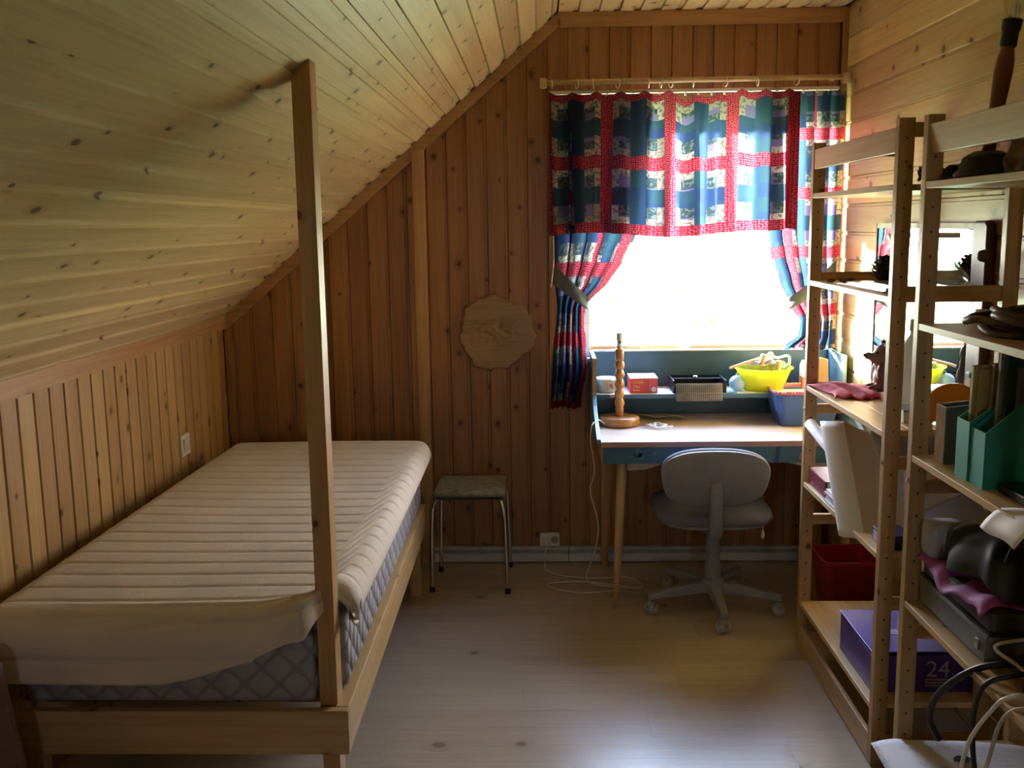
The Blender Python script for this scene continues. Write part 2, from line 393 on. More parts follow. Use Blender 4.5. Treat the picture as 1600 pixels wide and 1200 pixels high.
# ------------------------------------------------------------------ outdoors
struct('ground', MB().box(-60, 60, YF + .4, 110, -3.4, -3.2).box(-60, 60, -80, YB - .4, -3.4, -3.2), mat('meadow_grass', (.60, .62, .28), .9, var=.1, scale=.8, col2=(.50, .56, .20)))
M_leaf = mat('leaf', (.30, .42, .10), .6, scale=2, subs=.45); M_bark = mat('birch_bark', (.62, .60, .55), .8, scale=6, col2=(.12, .10, .09))
def tree(x, y, h, r, label):
    t = thing('garden_tree', label, 'tree', (x, y, -3.2), 'trees seen through the window')
    obj('trunk', MB().tube([(x, y, -3.2), (x + .1, y, -3.2 + h * .45), (x, y + .1, -3.2 + h * .95)], [.16, .11, .03], 10), M_bark, t, smooth=True)
    m = MB(); rnd = random.Random(int(x * 100 + y))
    for k in range(900):
        v = Vector((rnd.gauss(0, 1), rnd.gauss(0, 1), rnd.gauss(0, 1))).normalized() * (rnd.random() ** .45)
        c = Vector((x + v.x * r, y + v.y * r, -3.2 + h * .62 + v.z * h * .38))
        a = Vector((rnd.gauss(0, 1), rnd.gauss(0, 1), rnd.gauss(0, 1))).normalized() * .13
        b_ = a.orthogonal().normalized() * .08
        m.add([c - a, c + b_, c + a, c - b_], [(0, 1, 2, 3)])
    f = obj('foliage', m, M_leaf, t); f['kind'] = 'stuff'
tree(2.6, 16, 5.2, 1.5, 'round leafy tree beyond the window, right above the desk lamp')
tree(5.2, 21, 6.0, 1.9, 'larger pale green tree farther out behind the right side of the window')
tree(0.9, 24, 5.0, 1.7, 'small far tree at the left edge of the window view')
# ------------------------------------------------------------------ bed
bed = thing('bed_frame', 'low pine bed frame with foot board and tall corner post up to the ceiling', 'bed', (-.98, 3.4, 0))
def skew(z0, z1, xo0, xi0, xo1, xi1, y0, y1):
    return MB().hexa([(xi0, y0, z0), (xo0, y0, z0), (xo1, y1, z0), (xi1, y1, z0), (xi0, y0, z1), (xo0, y0, z1), (xo1, y1, z1), (xi1, y1, z1)])
obj('side_rail', skew(.281, .404, -.515, -.553, -.532, -.570, 2.447, 4.35), P_fy, bed, bevel=.003)
obj('side_rail', MB().box(-1.425, -1.39, 2.447, 4.35, .281, .404), P_fy, bed, bevel=.003)
obj('foot_board', MB().box(-1.43, -.514, 2.42, 2.447, .281, .404), P_fx, bed, bevel=.003)
obj('head_board', MB().box(-1.43, -.53, 4.35, 4.377, .281, .404), P_fx, bed, bevel=.003)
xa, xb = -.597, -.550
obj('corner_post', MB().add([(xa, 2.465, 0), (xb, 2.465, 0), (xb, 2.53, 0), (xa, 2.53, 0), (xa, 2.465, slope(xa) - .003), (xb, 2.465, slope(xb) - .003), (xb, 2.53, slope(xb) - .003), (xa, 2.53, slope(xa) - .003)],
    [(3, 2, 1, 0), (4, 5, 6, 7), (0, 1, 5, 4), (1, 2, 6, 5), (2, 3, 7, 6), (3, 0, 4, 7)]), P_post, bed, bevel=.002)
for lx, ly in ((-1.41, 2.465), (-1.41, 4.28), (-.60, 4.28)):
    obj('leg', MB().box(lx, lx + .047, ly, ly + .047, 0, .30), P_fz, bed, bevel=.002)
for k in range(13):
    yy = 2.56 + k * .145
    obj('bed_slat', MB().box(-1.39, -.571, yy, yy + .07, .36, .378), P_fx, bed)

def fabric(name, c1, c2, kind):
    m, nt, b = newmat(name)
    tc = nd(nt, 'TexCoord'); sp = nd(nt, 'SeparateXYZ', i_0=tc.outputs['Object'])
    if kind == 'diamond':
        a = math_(nt, 'ADD', math_(nt, 'ADD', sp.outputs[0], sp.outputs[1]), sp.outputs[2]); c = math_(nt, 'SUBTRACT', math_(nt, 'ADD', sp.outputs[0], sp.outputs[1]), sp.outputs[2])
        h = math_(nt, 'MULTIPLY', math_(nt, 'ABSOLUTE', math_(nt, 'SINE', math_(nt, 'MULTIPLY', a, 34.0))), math_(nt, 'ABSOLUTE', math_(nt, 'SINE', math_(nt, 'MULTIPLY', c, 34.0))))
        f = smooth_(nt, h, 0.02, 0.35); strength = .8
    else:
        wv = nd(nt, 'TexNoise', i_Vector=tc.outputs['Object'], i_Scale=260.0); h = wv.outputs[0]
        n2 = nd(nt, 'TexNoise', i_Vector=tc.outputs['Object'], i_Scale=5.0, i_Detail=3.0); f = smooth_(nt, n2.outputs[0], .3, .7); strength = .15
    nt.links.new(mixc(nt, f, c2, c1), b.inputs['Base Color']); b.inputs['Roughness'].default_value = .85
    nt.links.new(nd(nt, 'Bump', i_Strength=strength, i_Distance=.012, i_Height=h).outputs[0], b.inputs['Normal'])
    return m
M_matt = fabric('mattress_ticking', (.37, .36, .39), (.27, .26, .28), 'diamond')
M_top = fabric('topper_cotton', (.70, .63, .545), (.64, .565, .48), 'weave')
mt = obj('mattress', MB().prism([(-1.40, 2.458), (-.605, 2.458), (-.605, 2.54), (-.536, 2.54), (-.548, 4.35), (-1.40, 4.35)], .407, .60, 'z'), M_matt, None, smooth=True, bevel=.02)
tag(mt, 'thick grey blue quilted mattress lying in the pine bed frame', 'mattress')
# topper: one draped sheet, seams across, near edge hanging over the foot end, near right corner turned up
X0, X1, Y1 = -1.412, -.508, 4.37
TOPZ = .695
def sstep(a, b, t):
    t = max(0, min(1, (t - a) / (b - a))); return t * t * (3 - 2 * t)
def topper(u, v):
    # u across 0..1 (left to right side incl. rolled edges), v along: 0 = hem at the foot end, 1 = head
    ex = .055; width = X1 - X0
    su = -ex + u * (width + 2 * ex)
    xx = X0 + max(0, min(width, su)); lx = -.055 * (1 - v) * (1 - u)
    k = sstep(-.600, -.550, xx)
    yn = 2.345 + .205 * k                      # near edge steps back behind the post
    R = .08 - .035 * k; arc = R * math.pi / 2
    h1 = max(.004, .096 - .075 * sstep(-.98, -.62, xx) - .055 * k)
    if su > width: h1 *= .3
    L = (Y1 - yn - R) + arc + h1
    sv = v * L - h1 - arc
    if sv >= 0: y = yn + R + sv; z = TOPZ; ny, nz = 0, 1
    elif sv > -arc: a = -sv / R; y = yn + R - R * math.sin(a); z = TOPZ - R * (1 - math.cos(a)); ny, nz = -math.sin(a), math.cos(a)
    else: y = yn + .006 * math.sin((-sv - arc) * 22); z = TOPZ - R - (-sv - arc); ny, nz = -1, 0
    yy = ((sv + .06) % .098) / .098
    pill = (1 - abs(2 * yy - 1) ** 8) * .006 - .003
    if su < 0: x = X0 + .008 * math.sin(su * 25); drop = -su
    elif su > width: x = X1 + .010 * math.sin(min(1, (su - width) / ex) * 3.0); drop = su - width
    else: x = X0 + su; drop = 0
    Rx = .055; dx = min(x - X0, X1 - x)
    if drop == 0 and dx < Rx: z -= (1 - math.sqrt(max(0, 1 - (1 - max(0, dx) / Rx) ** 2))) * Rx * .7
    elif drop > 0: z -= Rx * .7 + drop * .9 * (1 if sv > 0 else .4)
    pk = 1 if drop == 0 else .3
    pk *= 1.7 if sv < .02 else 1
    y += pill * ny * pk; z += pill * nz * pk
    if sv >= 0: z += .008 * math.sin(3.1 * x + 1) * math.sin(2.3 * y)
    z -= .006 * math.exp(-((x + 1.0) / .3) ** 2 - ((y - 2.45) / .3) ** 2)
    c = math.exp(-((x + .61) / .075) ** 2) * math.exp(-((y - yn) / .11) ** 2)
    z += .040 * c; y -= .01 * c
    return (x + lx, y, z)
tp = obj('mattress_topper', MB().grid(72, 340, topper), M_top, None, smooth=True, solid=.03)
tag(tp, 'cream quilted mattress topper drooping over the foot end of the bed', 'mattress topper')

# mauve panel at the lower left
mp = thing('mauve_panel', 'dull mauve upright board at the lower left corner, in front of the bed foot', 'board', (-1.38, 2.2, 0))
M_mauve = mat('mauve_paint', (.20, .12, .12), .6)
obj('panel', MB().prism([(-1.50, 0), (-1.235, 0), (-1.262, .40), (-1.295, .64), (-1.31, .655), (-1.50, .655)], 2.18, 2.205, 'y'), M_mauve, mp, bevel=.004)
obj('foot', MB().box(-1.49, -1.26, 2.13, 2.26, 0, .03), M_mauve, mp, bevel=.004)

# ------------------------------------------------------------------ wall fittings
def rocker(name, label, cat, M, parts):
    pass
sw = thing('light_switch', 'cream rocker light switch on the left knee wall above the bed', 'switch', (XL, 4.12, .745))
obj('switch_frame', MB().box(XL, XL + .012, 4.072, 4.172, .700, .790), M_plast, sw, bevel=.003)
obj('rocker', MB().hexa([(XL + .012, 4.088, .715), (XL + .014, 4.088, .715), (XL + .014, 4.156, .715), (XL + .012, 4.156, .715),
                         (XL + .012, 4.088, .775), (XL + .019, 4.088, .775), (XL + .019, 4.156, .775), (XL + .012, 4.156, .775)]), mat('rocker_cream', (.70, .68, .60), .4), sw, bevel=.0015)
so = thing('wall_socket', 'white double power socket above the trunking beside the desk', 'socket', (.037, YF, .10))
obj('socket_plate', MB().box(-.012, .085, YF - .024, YF - .0, .082, .150), M_plast, so, bevel=.004)
obj('socket_well', MB().lathe([(.019, 0), (.019, .002)], (.060, YF - .0255, .117), 20, Matrix.Rotation(math.radians(-90), 3, 'X')), mat('socket_grey', (.45, .44, .42), .5), so)
for dx in (-.008, .008): obj('socket_hole', MB().lathe([(.0028, 0), (.0028, .001)], (.060 + dx, YF - .0258, .117), 10, Matrix.Rotation(math.radians(-90), 3, 'X')), M_black, so)
pg = obj('mains_plug', MB().box(.0, .034, YF - .05, YF - .024, .088, .132), M_plast, None, bevel=.006)
tag(pg, 'white mains plug in the left side of the wall socket', 'plug')

# carved wooden plaque: wavy bark-edged disc with a relief
def plaque():
    m = MB(); cx, cz = -.213, 1.147; n = 96; rings = 26; vs = []; fs = []
    rnd = random.Random(3); ph = [rnd.random() * 6.28 for _ in range(6)]
    def rad(a):
        return .176 + .007 * math.sin(3 * a + ph[0]) + .006 * math.sin(7 * a + ph[1]) + .004 * math.sin(15 * a + ph[2]) + .0035 * math.sin(27 * a + ph[3])
    for j in range(rings + 1):
        for i in range(n):
            a = 2 * math.pi * i / n; r = rad(a) * j / rings
            X, Z = r * math.cos(a) * 1.02, r * math.sin(a) * 1.02
            h = .0
            if abs(Z - .005) < .075 and abs(X) < .13:
                e = (1 - (abs(X) / .13) ** 4) * (1 - (abs(Z - .005) / .075) ** 4)
                h = e * (.006 * math.sin(X * 95 + 2.2 * math.sin(Z * 70)) * math.sin(Z * 80 + 2 * math.sin(X * 40)) + .003)
            edge = .008 if j == rings else 0
            vs.append((cx + X, YF - .024 - h + edge, cz + Z))
    for j in range(rings):
        for i in range(n): fs.append((j * n + i, j * n + (i + 1) % n, (j + 1) * n + (i + 1) % n, (j + 1) * n + i))
    b0 = len(vs)
    for i in range(n):
        a = 2 * math.pi * i / n; r = rad(a) * .985
        vs.append((cx + r * math.cos(a) * 1.02, YF - .001, cz + r * math.sin(a) * 1.02))
    for i in range(n): fs.append((rings * n + i, rings * n + (i + 1) % n, b0 + (i + 1) % n, b0 + i))
    fs.append(tuple(b0 + i for i in range(n)))
    return m.add(vs, fs)
pl = obj('carved_plaque', plaque(), pine('x', (.50, .33, .16), (.38, .23, .10), kden=.98, key='pq'), None, smooth=True)
tag(pl, 'round wavy-edged carved wooden plaque hanging on the far wall', 'plaque')

# ------------------------------------------------------------------ stool
st = thing('stool', 'square padded stool with worn green seat and chrome tube legs', 'stool', (-.325, 4.49, 0))
M_seat = mat('green_vinyl', (.30, .31, .21), .55, var=.18, scale=30, col2=(.20, .20, .13), bump=.1)
obj('seat', MB().box(-.492, -.166, 4.335, 4.645, .442, .472), M_seat, st, smooth=True, bevel=.014)
obj('seat_tear', MB().add([(-.41, 4.345, .4735), (-.385, 4.342, .4735), (-.372, 4.352, .4735), (-.40, 4.356, .4735)], [(0, 1, 2, 3)]), M_black, st)
obj('seat_frame', MB().box(-.48, -.178, 4.35, 4.63, .430, .443), M_dark, st)
for (bx, by, tx, ty) in ((-.507, 4.335, -.455, 4.37), (-.159, 4.312, -.205, 4.37), (-.492, 4.605, -.455, 4.61), (-.158, 4.668, -.20, 4.61)):
    sx_ = 1 if bx > -.3 else -1
    pts = spline([(bx, by, .008), (bx - sx_ * .004, by, .20), (bx - sx_ * .010, by, .36), (bx - sx_ * .018, by + (ty - by) * .3, .405), (bx - sx_ * .03, by + (ty - by) * .6, .425), (tx, ty, .432)], 6)
    lg = obj('leg', MB().tube(pts, .0085, 12), M_chrome, st, smooth=True)
    obj('rubber_foot', MB().lathe([(.0125, 0), (.0135, .004), (.0125, .022), (.010, .024)], (bx, by, 0), 14), M_black, lg, smooth=True)

# ------------------------------------------------------------------ desk with hutch
desk = thing('desk', 'blue painted desk with raised back shelf and pale worktop under the window', 'desk', (.8, 4.4, 0))
def paint(name, a, b_, c):
    m, nt, bs = newmat(name)
    tc = nd(nt, 'TexCoord'); n = nd(nt, 'TexNoise', i_Vector=tc.outputs['Object'], i_Scale=7.0, i_Detail=3.0)
    v = nd(nt, 'TexVoronoi', i_Vector=tc.outputs['Object'], i_Scale=16.0)
    col = mixc(nt, smooth_(nt, n.outputs[0], .4, .62), a, b_)
    col = mixc(nt, math_(nt, 'MULTIPLY', smooth_(nt, v.outputs['Distance'], .16, .26, 1.0, 0.0), smooth_(nt, n.outputs[0], .50, .60)), col, c)
    nt.links.new(col, bs.inputs['Base Color']); bs.inputs['Roughness'].default_value = .4; return m
M_blue = mat('blue_paint', (.06, .14, .21), .42, var=.08, scale=5)
M_apron = paint('painted_apron', (.05, .155, .19), (.06, .14, .27), (.20, .36, .38))
M_worktop = pine('x', (.95, .82, .70), (.88, .72, .58), kden=.97, key='wt', rough=.24)
DX0, DX1 = .252, 1.365
obj('worktop', MB().box(DX0, DX1, 4.095, 4.72, .730, .750), M_worktop, desk, bevel=.002)
obj('edge_strip', MB().box(DX0 - .002, DX1, 4.080, 4.095, .728, .752), pine('x', (.56, .36, .29), (.46, .28, .21), kden=.9, key='es'), desk, bevel=.002)
ap = obj('apron', MB().box(DX0 + .008, DX1, 4.092, 4.112, .655, .730), M_apron, desk, bevel=.002)
obj('apron_side', MB().box(DX0 - .0, DX0 + .018, 4.112, 4.70, .655, .730), P_trim['y'], desk)
# painted figures on the apron: raised blobs
for (fx, fz, rr, cc) in ((.405, .700, .022, (.12, .30, .33)), (.385, .690, .013, (.10, .26, .30)), (.418, .686, .016, (.14, .33, .34)), (.475, .700, .010, (.12, .24, .34)), (1.115, .702, .013, (.45, .42, .44)), (1.10, .690, .015, (.42, .34, .38)), (1.13, .688, .013, (.34, .30, .34)), (1.09, .678, .012, (.30, .20, .22))):
    obj('painted_motif', MB().lathe([(rr, 0), (rr * .9, .0015)], (fx, 4.0925, fz), 12, Matrix.Rotation(math.radians(90), 3, 'X')), mat('motif', cc, .5), ap)
obj('painted_stripe', MB().add([(.975, 4.0915, .657), (.993, 4.0915, .657), (1.003, 4.0915, .728), (.985, 4.0915, .728)], [(0, 1, 2, 3)]), mat('stripe_blue', (.02, .06, .20), .5), ap)
cheek = [(4.13, .752), (4.30, .80), (4.42, .845), (4.475, .885), (4.48, 1.055), (4.735, 1.058), (4.735, .66), (4.13, .73)]
M_lblue = mat('pale_blue_paint', (.16, .34, .48), .4, var=.06)
obj('cheek', MB().prism(cheek, DX0 - .018, DX0, 'x'), [M_lblue], desk, bevel=.002)
obj('cheek_edge', MB().box(DX0 - .018, DX0 + .001, 4.472, 4.481, .882, 1.055), P_trim['z'], desk)
obj('cheek', MB().prism(cheek, DX1, DX1 + .018, 'x'), [M_lblue], desk, bevel=.002)
obj('hutch_shelf', MB().box(DX0, DX1, 4.482, 4.72, .868, .885), M_white, desk, bevel=.002)
obj('shelf_lip', MB().box(DX0, DX1, 4.476, 4.482, .866, .886), M_blue, desk)
obj('back_panel', MB().box(DX0, DX1, 4.72, 4.737, .75, 1.057), M_blue, desk)
obj('panel_cap', MB().box(DX0, DX1, 4.716, 4.740, 1.053, 1.060), M_white, desk)
M_legl = pine('z', (.76, .52, .27), (.66, .42, .19), kden=.95, key='dl')
obj('leg', MB().tube([(.343, 4.15, .655), (.33, 4.14, .30), (.317, 4.132, 0)], [.021, .018, .011], 14), M_legl, desk, smooth=True)
obj('leg', MB().tube([(1.30, 4.15, .655), (1.30, 4.14, .30), (1.31, 4.132, 0)], [.021, .018, .011], 14), M_legl, desk, smooth=True)
obj('leg', MB().hexa([(.286, 4.65, 0), (.318, 4.65, 0), (.318, 4.68, 0), (.286, 4.68, 0), (.285, 4.63, .66), (.345, 4.63, .66), (.345, 4.68, .66), (.285, 4.68, .66)]), P_trim['z'], desk)
obj('leg', MB().hexa([(1.29, 4.65, 0), (1.32, 4.65, 0), (1.32, 4.68, 0), (1.29, 4.68, 0), (1.27, 4.63, .66), (1.33, 4.63, .66), (1.33, 4.68, .66), (1.27, 4.68, .66)]), P_trim['z'], desk)
M_card = mat('cardboard', (.50, .37, .24), .8, scale=8)
obj('sagging_drawer_bottom', MB().prism([(.365, .655), (.52, .655), (.50, .640), (.44, .622), (.365, .618)], 4.125, 4.13, 'y'), mat('pale_board', (.62, .50, .36), .7), desk)
obj('sagging_drawer_bottom', MB().prism([(1.05, .655), (1.24, .655), (1.24, .60), (1.10, .635), (1.05, .645)], 4.125, 4.13, 'y'), mat('pale_board', (.62, .50, .36), .7), desk)

# --- desk lamp without shade
lm = thing('desk_lamp', 'turned wooden desk lamp with round base and no shade at the left of the desk', 'lamp', (.356, 4.455, .75))
M_turn = pine('z', (.60, .30, .12), (.46, .20, .07), kden=.98, key='turn', rough=.3)
prof = [(.080, 0), (.090, .006), (.093, .018), (.092, .030), (.086, .039), (.078, .041), (.02, .0415)]
obj('lamp_base', MB().lathe(prof, (.356, 4.455, .751), 40), M_turn, lm, smooth=True)
st_p = [(.019, .041), (.019, .075), (.0165, .080)]
for k in range(5):
    z0 = .080 + k * .043
    st_p += [(.0150, z0), (.0185, z0 + .006), (.0225, z0 + .016), (.0225, z0 + .026), (.0185, z0 + .037), (.0150, z0 + .043)]
st_p += [(.017, .297), (.0195, .303), (.0195, .343), (.016, .349), (.004, .350)]
obj('lamp_stem', MB().lathe(st_p, (.356, 4.455, .751), 28), M_turn, lm, smooth=True)
sk = obj('lamp_socket', MB().lathe([(.012, .350), (.0125, .385), (.0145, .388), (.0145, .420), (.0125, .421), (.0125, .392)], (.356, 4.455, .751), 20), M_plast, lm, smooth=True)
obj('socket_switch', MB().box(.352, .360, 4.438, 4.445, 1.125, 1.135), M_black, sk)
co = obj('lamp_cable', MB().tube(spline([(.29, 4.40, .765), (.255, 4.34, .795), (.222, 4.27, .785), (.214, 4.25, .72), (.224, 4.25, .66), (.232, 4.25, .58), (.213, 4.25, .50), (.228, 4.26, .43), (.245, 4.28, .36), (.252, 4.32, .28), (.242, 4.42, .16), (.215, 4.46, .06), (.205, 4.46, .012), (.25, 4.40, .006), (.33, 4.37, .006), (.30, 4.32, .006), (.16, 4.30, .006), (.05, 4.36, .006), (.03, 4.42, .006), (.20, 4.43, .010), (.42, 4.36, .006), (.46, 4.40, .006), (.40, 4.50, .006), (.25, 4.47, .012), (.10, 4.52, .006), (.02, 4.60, .006), (.012, 4.69, .02), (.016, 4.70, .085)], 10), .0028, 8), M_plast, lm, smooth=True)
cb = obj('cord_bundle', MB().tube([(0.507 + .032 * math.cos(t * .42) * (1 + .25 * math.sin(t * .13)) + .020 * t / 30, 4.38 + .042 * math.sin(t * .42) + .016 * math.sin(t * .3), .757 + .005 * math.sin(t * .9) + .004) for t in range(60)], .0032, 8), M_plast, None, smooth=True)
tag(cb, 'coiled white cord bundle on the worktop beside the desk lamp', 'cord')
bk = obj('bark_strip', MB().grid(16, 6, lambda u, v: (.44 + .235 * u, 4.56 + .07 * v - .02 * u, .752 + .012 * math.sin(u * 5 + 1) ** 2 + .016 * (1 - v) * (1 - .3 * u))), mat('bark', (.42, .31, .18), .8, scale=40, col2=(.30, .21, .11)), None, smooth=True, solid=.004)
tag(bk, 'flat brown bark strip lying on the worktop behind the cord bundle', 'bark')

# --- things on the hutch shelf
HZ = .886
rb = thing('red_carton', 'small red carton with yellow lettering and white top on the desk shelf', 'carton', (.47, 4.59, HZ))
M_red = mat('carton_red', (.62, .08, .10), .5, var=.05); M_yel = mat('print_yellow', (.85, .55, .10), .5)
obj('carton_body', MB().box(.409, .536, 4.515, 4.665, HZ, HZ + .066), M_red, rb, bevel=.001)
obj('carton_lid', MB().box(.4085, .5365, 4.5145, 4.6655, HZ + .066, HZ + .070), M_paper, rb, bevel=.001)
Tt = frame((1, 0, 0), (0, 0, 1), (.423, 4.5138, HZ + .044))
text('lettering', 'Leipä-\nMix', M_yel, Tt, .0215, rb)
obj('printed_panel_edge', MB().box(.499, .5015, 4.5140, 4.5152, HZ + .002, HZ + .064), mat('print_pink', (.75, .30, .33), .5), rb)
obj('printed_badge', MB().lathe([(.0125, 0), (.0125, .0008)], (.5185, 4.5148, HZ + .016), 18, Matrix.Rotation(math.radians(90), 3, 'X')), mat('print_white', (.75, .78, .85), .5), rb)
obj('printed_line', MB().box(.423, .455, 4.5140, 4.5152, HZ + .010, HZ + .013), M_paper, rb)
be = thing('beige_box', 'small rounded beige box with a red bird print behind the lamp stem', 'box', (.305, 4.58, HZ))
octp = [(.305 + .052 * math.cos(math.radians(22.5 + 45 * k)), 4.565 + .052 * math.sin(math.radians(22.5 + 45 * k))) for k in range(8)]
obj('box_body', MB().prism(octp, HZ, HZ + .062, 'z'), mat('beige_card', (.55, .47, .36), .6), be, bevel=.003)
obj('box_lid', MB().prism([((x - .305) * 1.04 + .305, (y - 4.565) * 1.04 + 4.565) for x, y in octp], HZ + .058, HZ + .066, 'z'), M_paper, be, bevel=.002)
obj('printed_panel', MB().box(.309, .338, 4.515, 4.5165, HZ + .004, HZ + .058), mat('panel_cream', (.66, .62, .54), .6), be)
obj('printed_bird', MB().prism([(.312, HZ + .034), (.318, HZ + .042), (.326, HZ + .043), (.330, HZ + .036), (.330, HZ + .026), (.337, HZ + .022), (.322, HZ + .023), (.326, HZ + .030), (.318, HZ + .030)], 4.5135, 4.515, 'y'), mat('print_red', (.60, .12, .12), .6), be)
obj('box_foot', MB().prism([(.311, HZ), (.340, HZ), (.334, HZ - .014), (.318, HZ - .014)], 4.473, 4.476, 'y'), mat('foot_card', (.62, .42, .24), .6), be)
gb = thing('metal_tray_box', 'open black metal box with a perforated steel flap on the desk shelf', 'metal box', (.72, 4.59, HZ))
m = MB().box(.605, .848, 4.50, 4.68, HZ, HZ + .004)
m.box(.605, .611, 4.50, 4.68, HZ, HZ + .058).box(.842, .848, 4.50, 4.68, HZ, HZ + .058).box(.611, .842, 4.674, 4.68, HZ, HZ + .058).box(.611, .842, 4.50, 4.506, HZ, HZ + .040)
obj('tray', m, M_dark, gb, bevel=.001)
obj('carry_bar', MB().box(.611, .842, 4.60, 4.625, HZ + .046, HZ + .052), M_black, gb)
obj('bar_knob', MB().lathe([(.008, 0), (.012, .006), (.009, .012)], (.722, 4.612, HZ + .052), 14), M_steel, gb, smooth=True)
# perforated flap: a sheet of small raised strips with holes between
mf = MB(); T = frame((1, 0, 0), (0, .28, .96), (.617, 4.458, HZ - .028))
def P3(a, b_, c=0): v = T @ Vector((a, b_, c)); return tuple(v)
W_, H_ = .205, .078
for i in range(24):
    a = W_ * i / 23; mf.add([P3(a - .0022, 0), P3(a + .0022, 0), P3(a + .0022, H_), P3(a - .0022, H_), P3(a - .0022, 0, .002), P3(a + .0022, 0, .002), P3(a + .0022, H_, .002), P3(a - .0022, H_, .002)], [(3, 2, 1, 0), (4, 5, 6, 7), (0, 1, 5, 4), (1, 2, 6, 5), (2, 3, 7, 6), (3, 0, 4, 7)])
for j in range(11):
    b_ = H_ * j / 10; mf.add([P3(0, b_ - .0018, .0003), P3(W_, b_ - .0018, .0003), P3(W_, b_ + .0018, .0003), P3(0, b_ + .0018, .0003), P3(0, b_ - .0018, .0024), P3(W_, b_ - .0018, .0024), P3(W_, b_ + .0018, .0024), P3(0, b_ + .0018, .0024)], [(3, 2, 1, 0), (4, 5, 6, 7), (0, 1, 5, 4), (1, 2, 6, 5), (2, 3, 7, 6), (3, 0, 4, 7)])
obj('perforated_flap', mf, M_steel, gb)
bl = thing('blue_ball', 'small pale blue ball between the metal box and yellow bowl', 'ball', (.900, 4.56, HZ))
obj('ball', MB().ell((.905, 4.555, HZ + .036), (.036, .036, .036), 24, 14), mat('pale_blue_plastic', (.50, .70, .82), .3, var=.03, subs=.3), bl, smooth=True)
obj('ball_loop', MB().tube([(.912 + .008 * math.cos(a * .5236), 4.57, HZ + .073 + .008 * math.sin(a * .5236)) for a in range(12)], .002, 6, closed=True), M_plast, bl, smooth=True)
bs = obj('blue_paper_slip', MB().grid(6, 3, lambda u, v: (.852 + .045 * u, 4.49 + .035 * v, HZ + .0012 + .004 * math.sin(u * 3))), mat('slip_blue', (.18, .45, .75), .5), None, solid=.001)
tag(bs, 'bright blue paper slip lying just in front of the pale blue ball', 'paper')
bo = thing('yellow_bowl', 'translucent yellow plastic bowl full of kitchen tools on the desk shelf', 'bowl', (1.035, 4.60, HZ))
M_bowl = mat('yellow_plastic', (.86, .86, .08), .3, var=.10, scale=9, subs=.55)
obj('bowl_wall', MB().lathe([(.001, .003), (.085, .003), (.088, 0), (.092, .006), (.110, .055), (.124, .092), (.136, .100), (.137, .104), (.128, .104), (.120, .095), (.106, .056), (.088, .010), (.001, .008)], (1.035, 4.60, HZ), 40), M_bowl, bo, smooth=True)
sp_ = thing('steel_pan', 'small shiny steel pan standing in the yellow bowl', 'pan', (1.01, 4.60, HZ + .06))
obj('pan_wall', MB().lathe([(.001, .0), (.055, .0), (.060, .004), (.062, .062), (.066, .066), (.059, .064), (.057, .006), (.001, .004)], (1.00, 4.60, HZ + .056), 32), M_steel, sp_, smooth=True)
ws = obj('wooden_spoon', MB().tube(spline([(1.08, 4.62, HZ + .160), (1.00, 4.59, HZ + .140), (.90, 4.555, HZ + .116), (.87, 4.545, HZ + .106)], 6), [.007] * 10 + [.006] * 9, 10), pine('x', (.66, .46, .26), (.56, .36, .18), kden=.99, key='spn'), None, smooth=True)
tag(ws, 'long wooden spoon handle sticking out to the left of the yellow bowl', 'spoon')
M_dowel = pine('z', (.66, .48, .30), (.55, .36, .20), kden=.99, key='dw')
gr = thing('kitchen_grinder', 'old meat grinder with wooden grips lying on top of the yellow bowl', 'grinder', (1.06, 4.60, HZ + .1))
obj('grip', MB().lathe([(.010, 0), (.014, .008), (.0125, .03), (.015, .05), (.010, .056)], (1.012, 4.56, HZ + .115), 14, Matrix.Rotation(math.radians(18), 3, 'Y')), M_dowel, gr, smooth=True)
obj('grip', MB().lathe([(.012, 0), (.017, .01), (.015, .04), (.018, .066), (.011, .073)], (1.083, 4.535, HZ + .070), 14, Matrix.Rotation(math.radians(8), 3, 'Y')), M_dowel, gr, smooth=True)
obj('grinder_body', MB().lathe([(.02, -.035), (.028, -.03), (.024, 0), (.03, .02), (.018, .035)], (1.05, 4.59, HZ + .122), 18, Matrix.Rotation(math.radians(70), 3, 'Y')), M_steel, gr, smooth=True)
obj('crank', MB().tube(spline([(1.03, 4.57, HZ + .155), (1.055, 4.56, HZ + .163), (1.09, 4.56, HZ + .150), (1.13, 4.57, HZ + .158), (1.15, 4.58, HZ + .148), (1.148, 4.58, HZ + .105)], 6), .006, 10), M_steel, gr, smooth=True)
obj('knob', MB().ell((1.058, 4.56, HZ + .168), (.013, .013, .011), 14, 8), M_plast, gr, smooth=True)
gc = obj('green_cloth', MB().grid(14, 10, lambda u, v: (1.085 + .06 * u, 4.56 + .07 * v, HZ + .108 + .012 * math.sin(7 * u + 3 * v) + .008 * math.sin(9 * v))), mat('cloth_green', (.30, .50, .10), .8), None, smooth=True, solid=.003)
tag(gc, 'crumpled green cloth tucked at the right side of the yellow bowl', 'cloth')
ca = thing('drink_carton', 'white and orange drink carton on the desk shelf behind the shelf post', 'carton', (1.255, 4.62, HZ))
obj('carton_body', MB().box(1.215, 1.275, 4.59, 4.65, HZ, HZ + .055), mat('carton_orange', (.62, .20, .10), .5), ca)
obj('carton_upper', MB().box(1.215, 1.275, 4.59, 4.65, HZ + .055, HZ + .105), M_paper, ca)
obj('carton_gable', MB().prism([(1.215, HZ + .105), (1.275, HZ + .105), (1.265, HZ + .128), (1.225, HZ + .128)], 4.59, 4.65, 'y'), M_paper, ca)
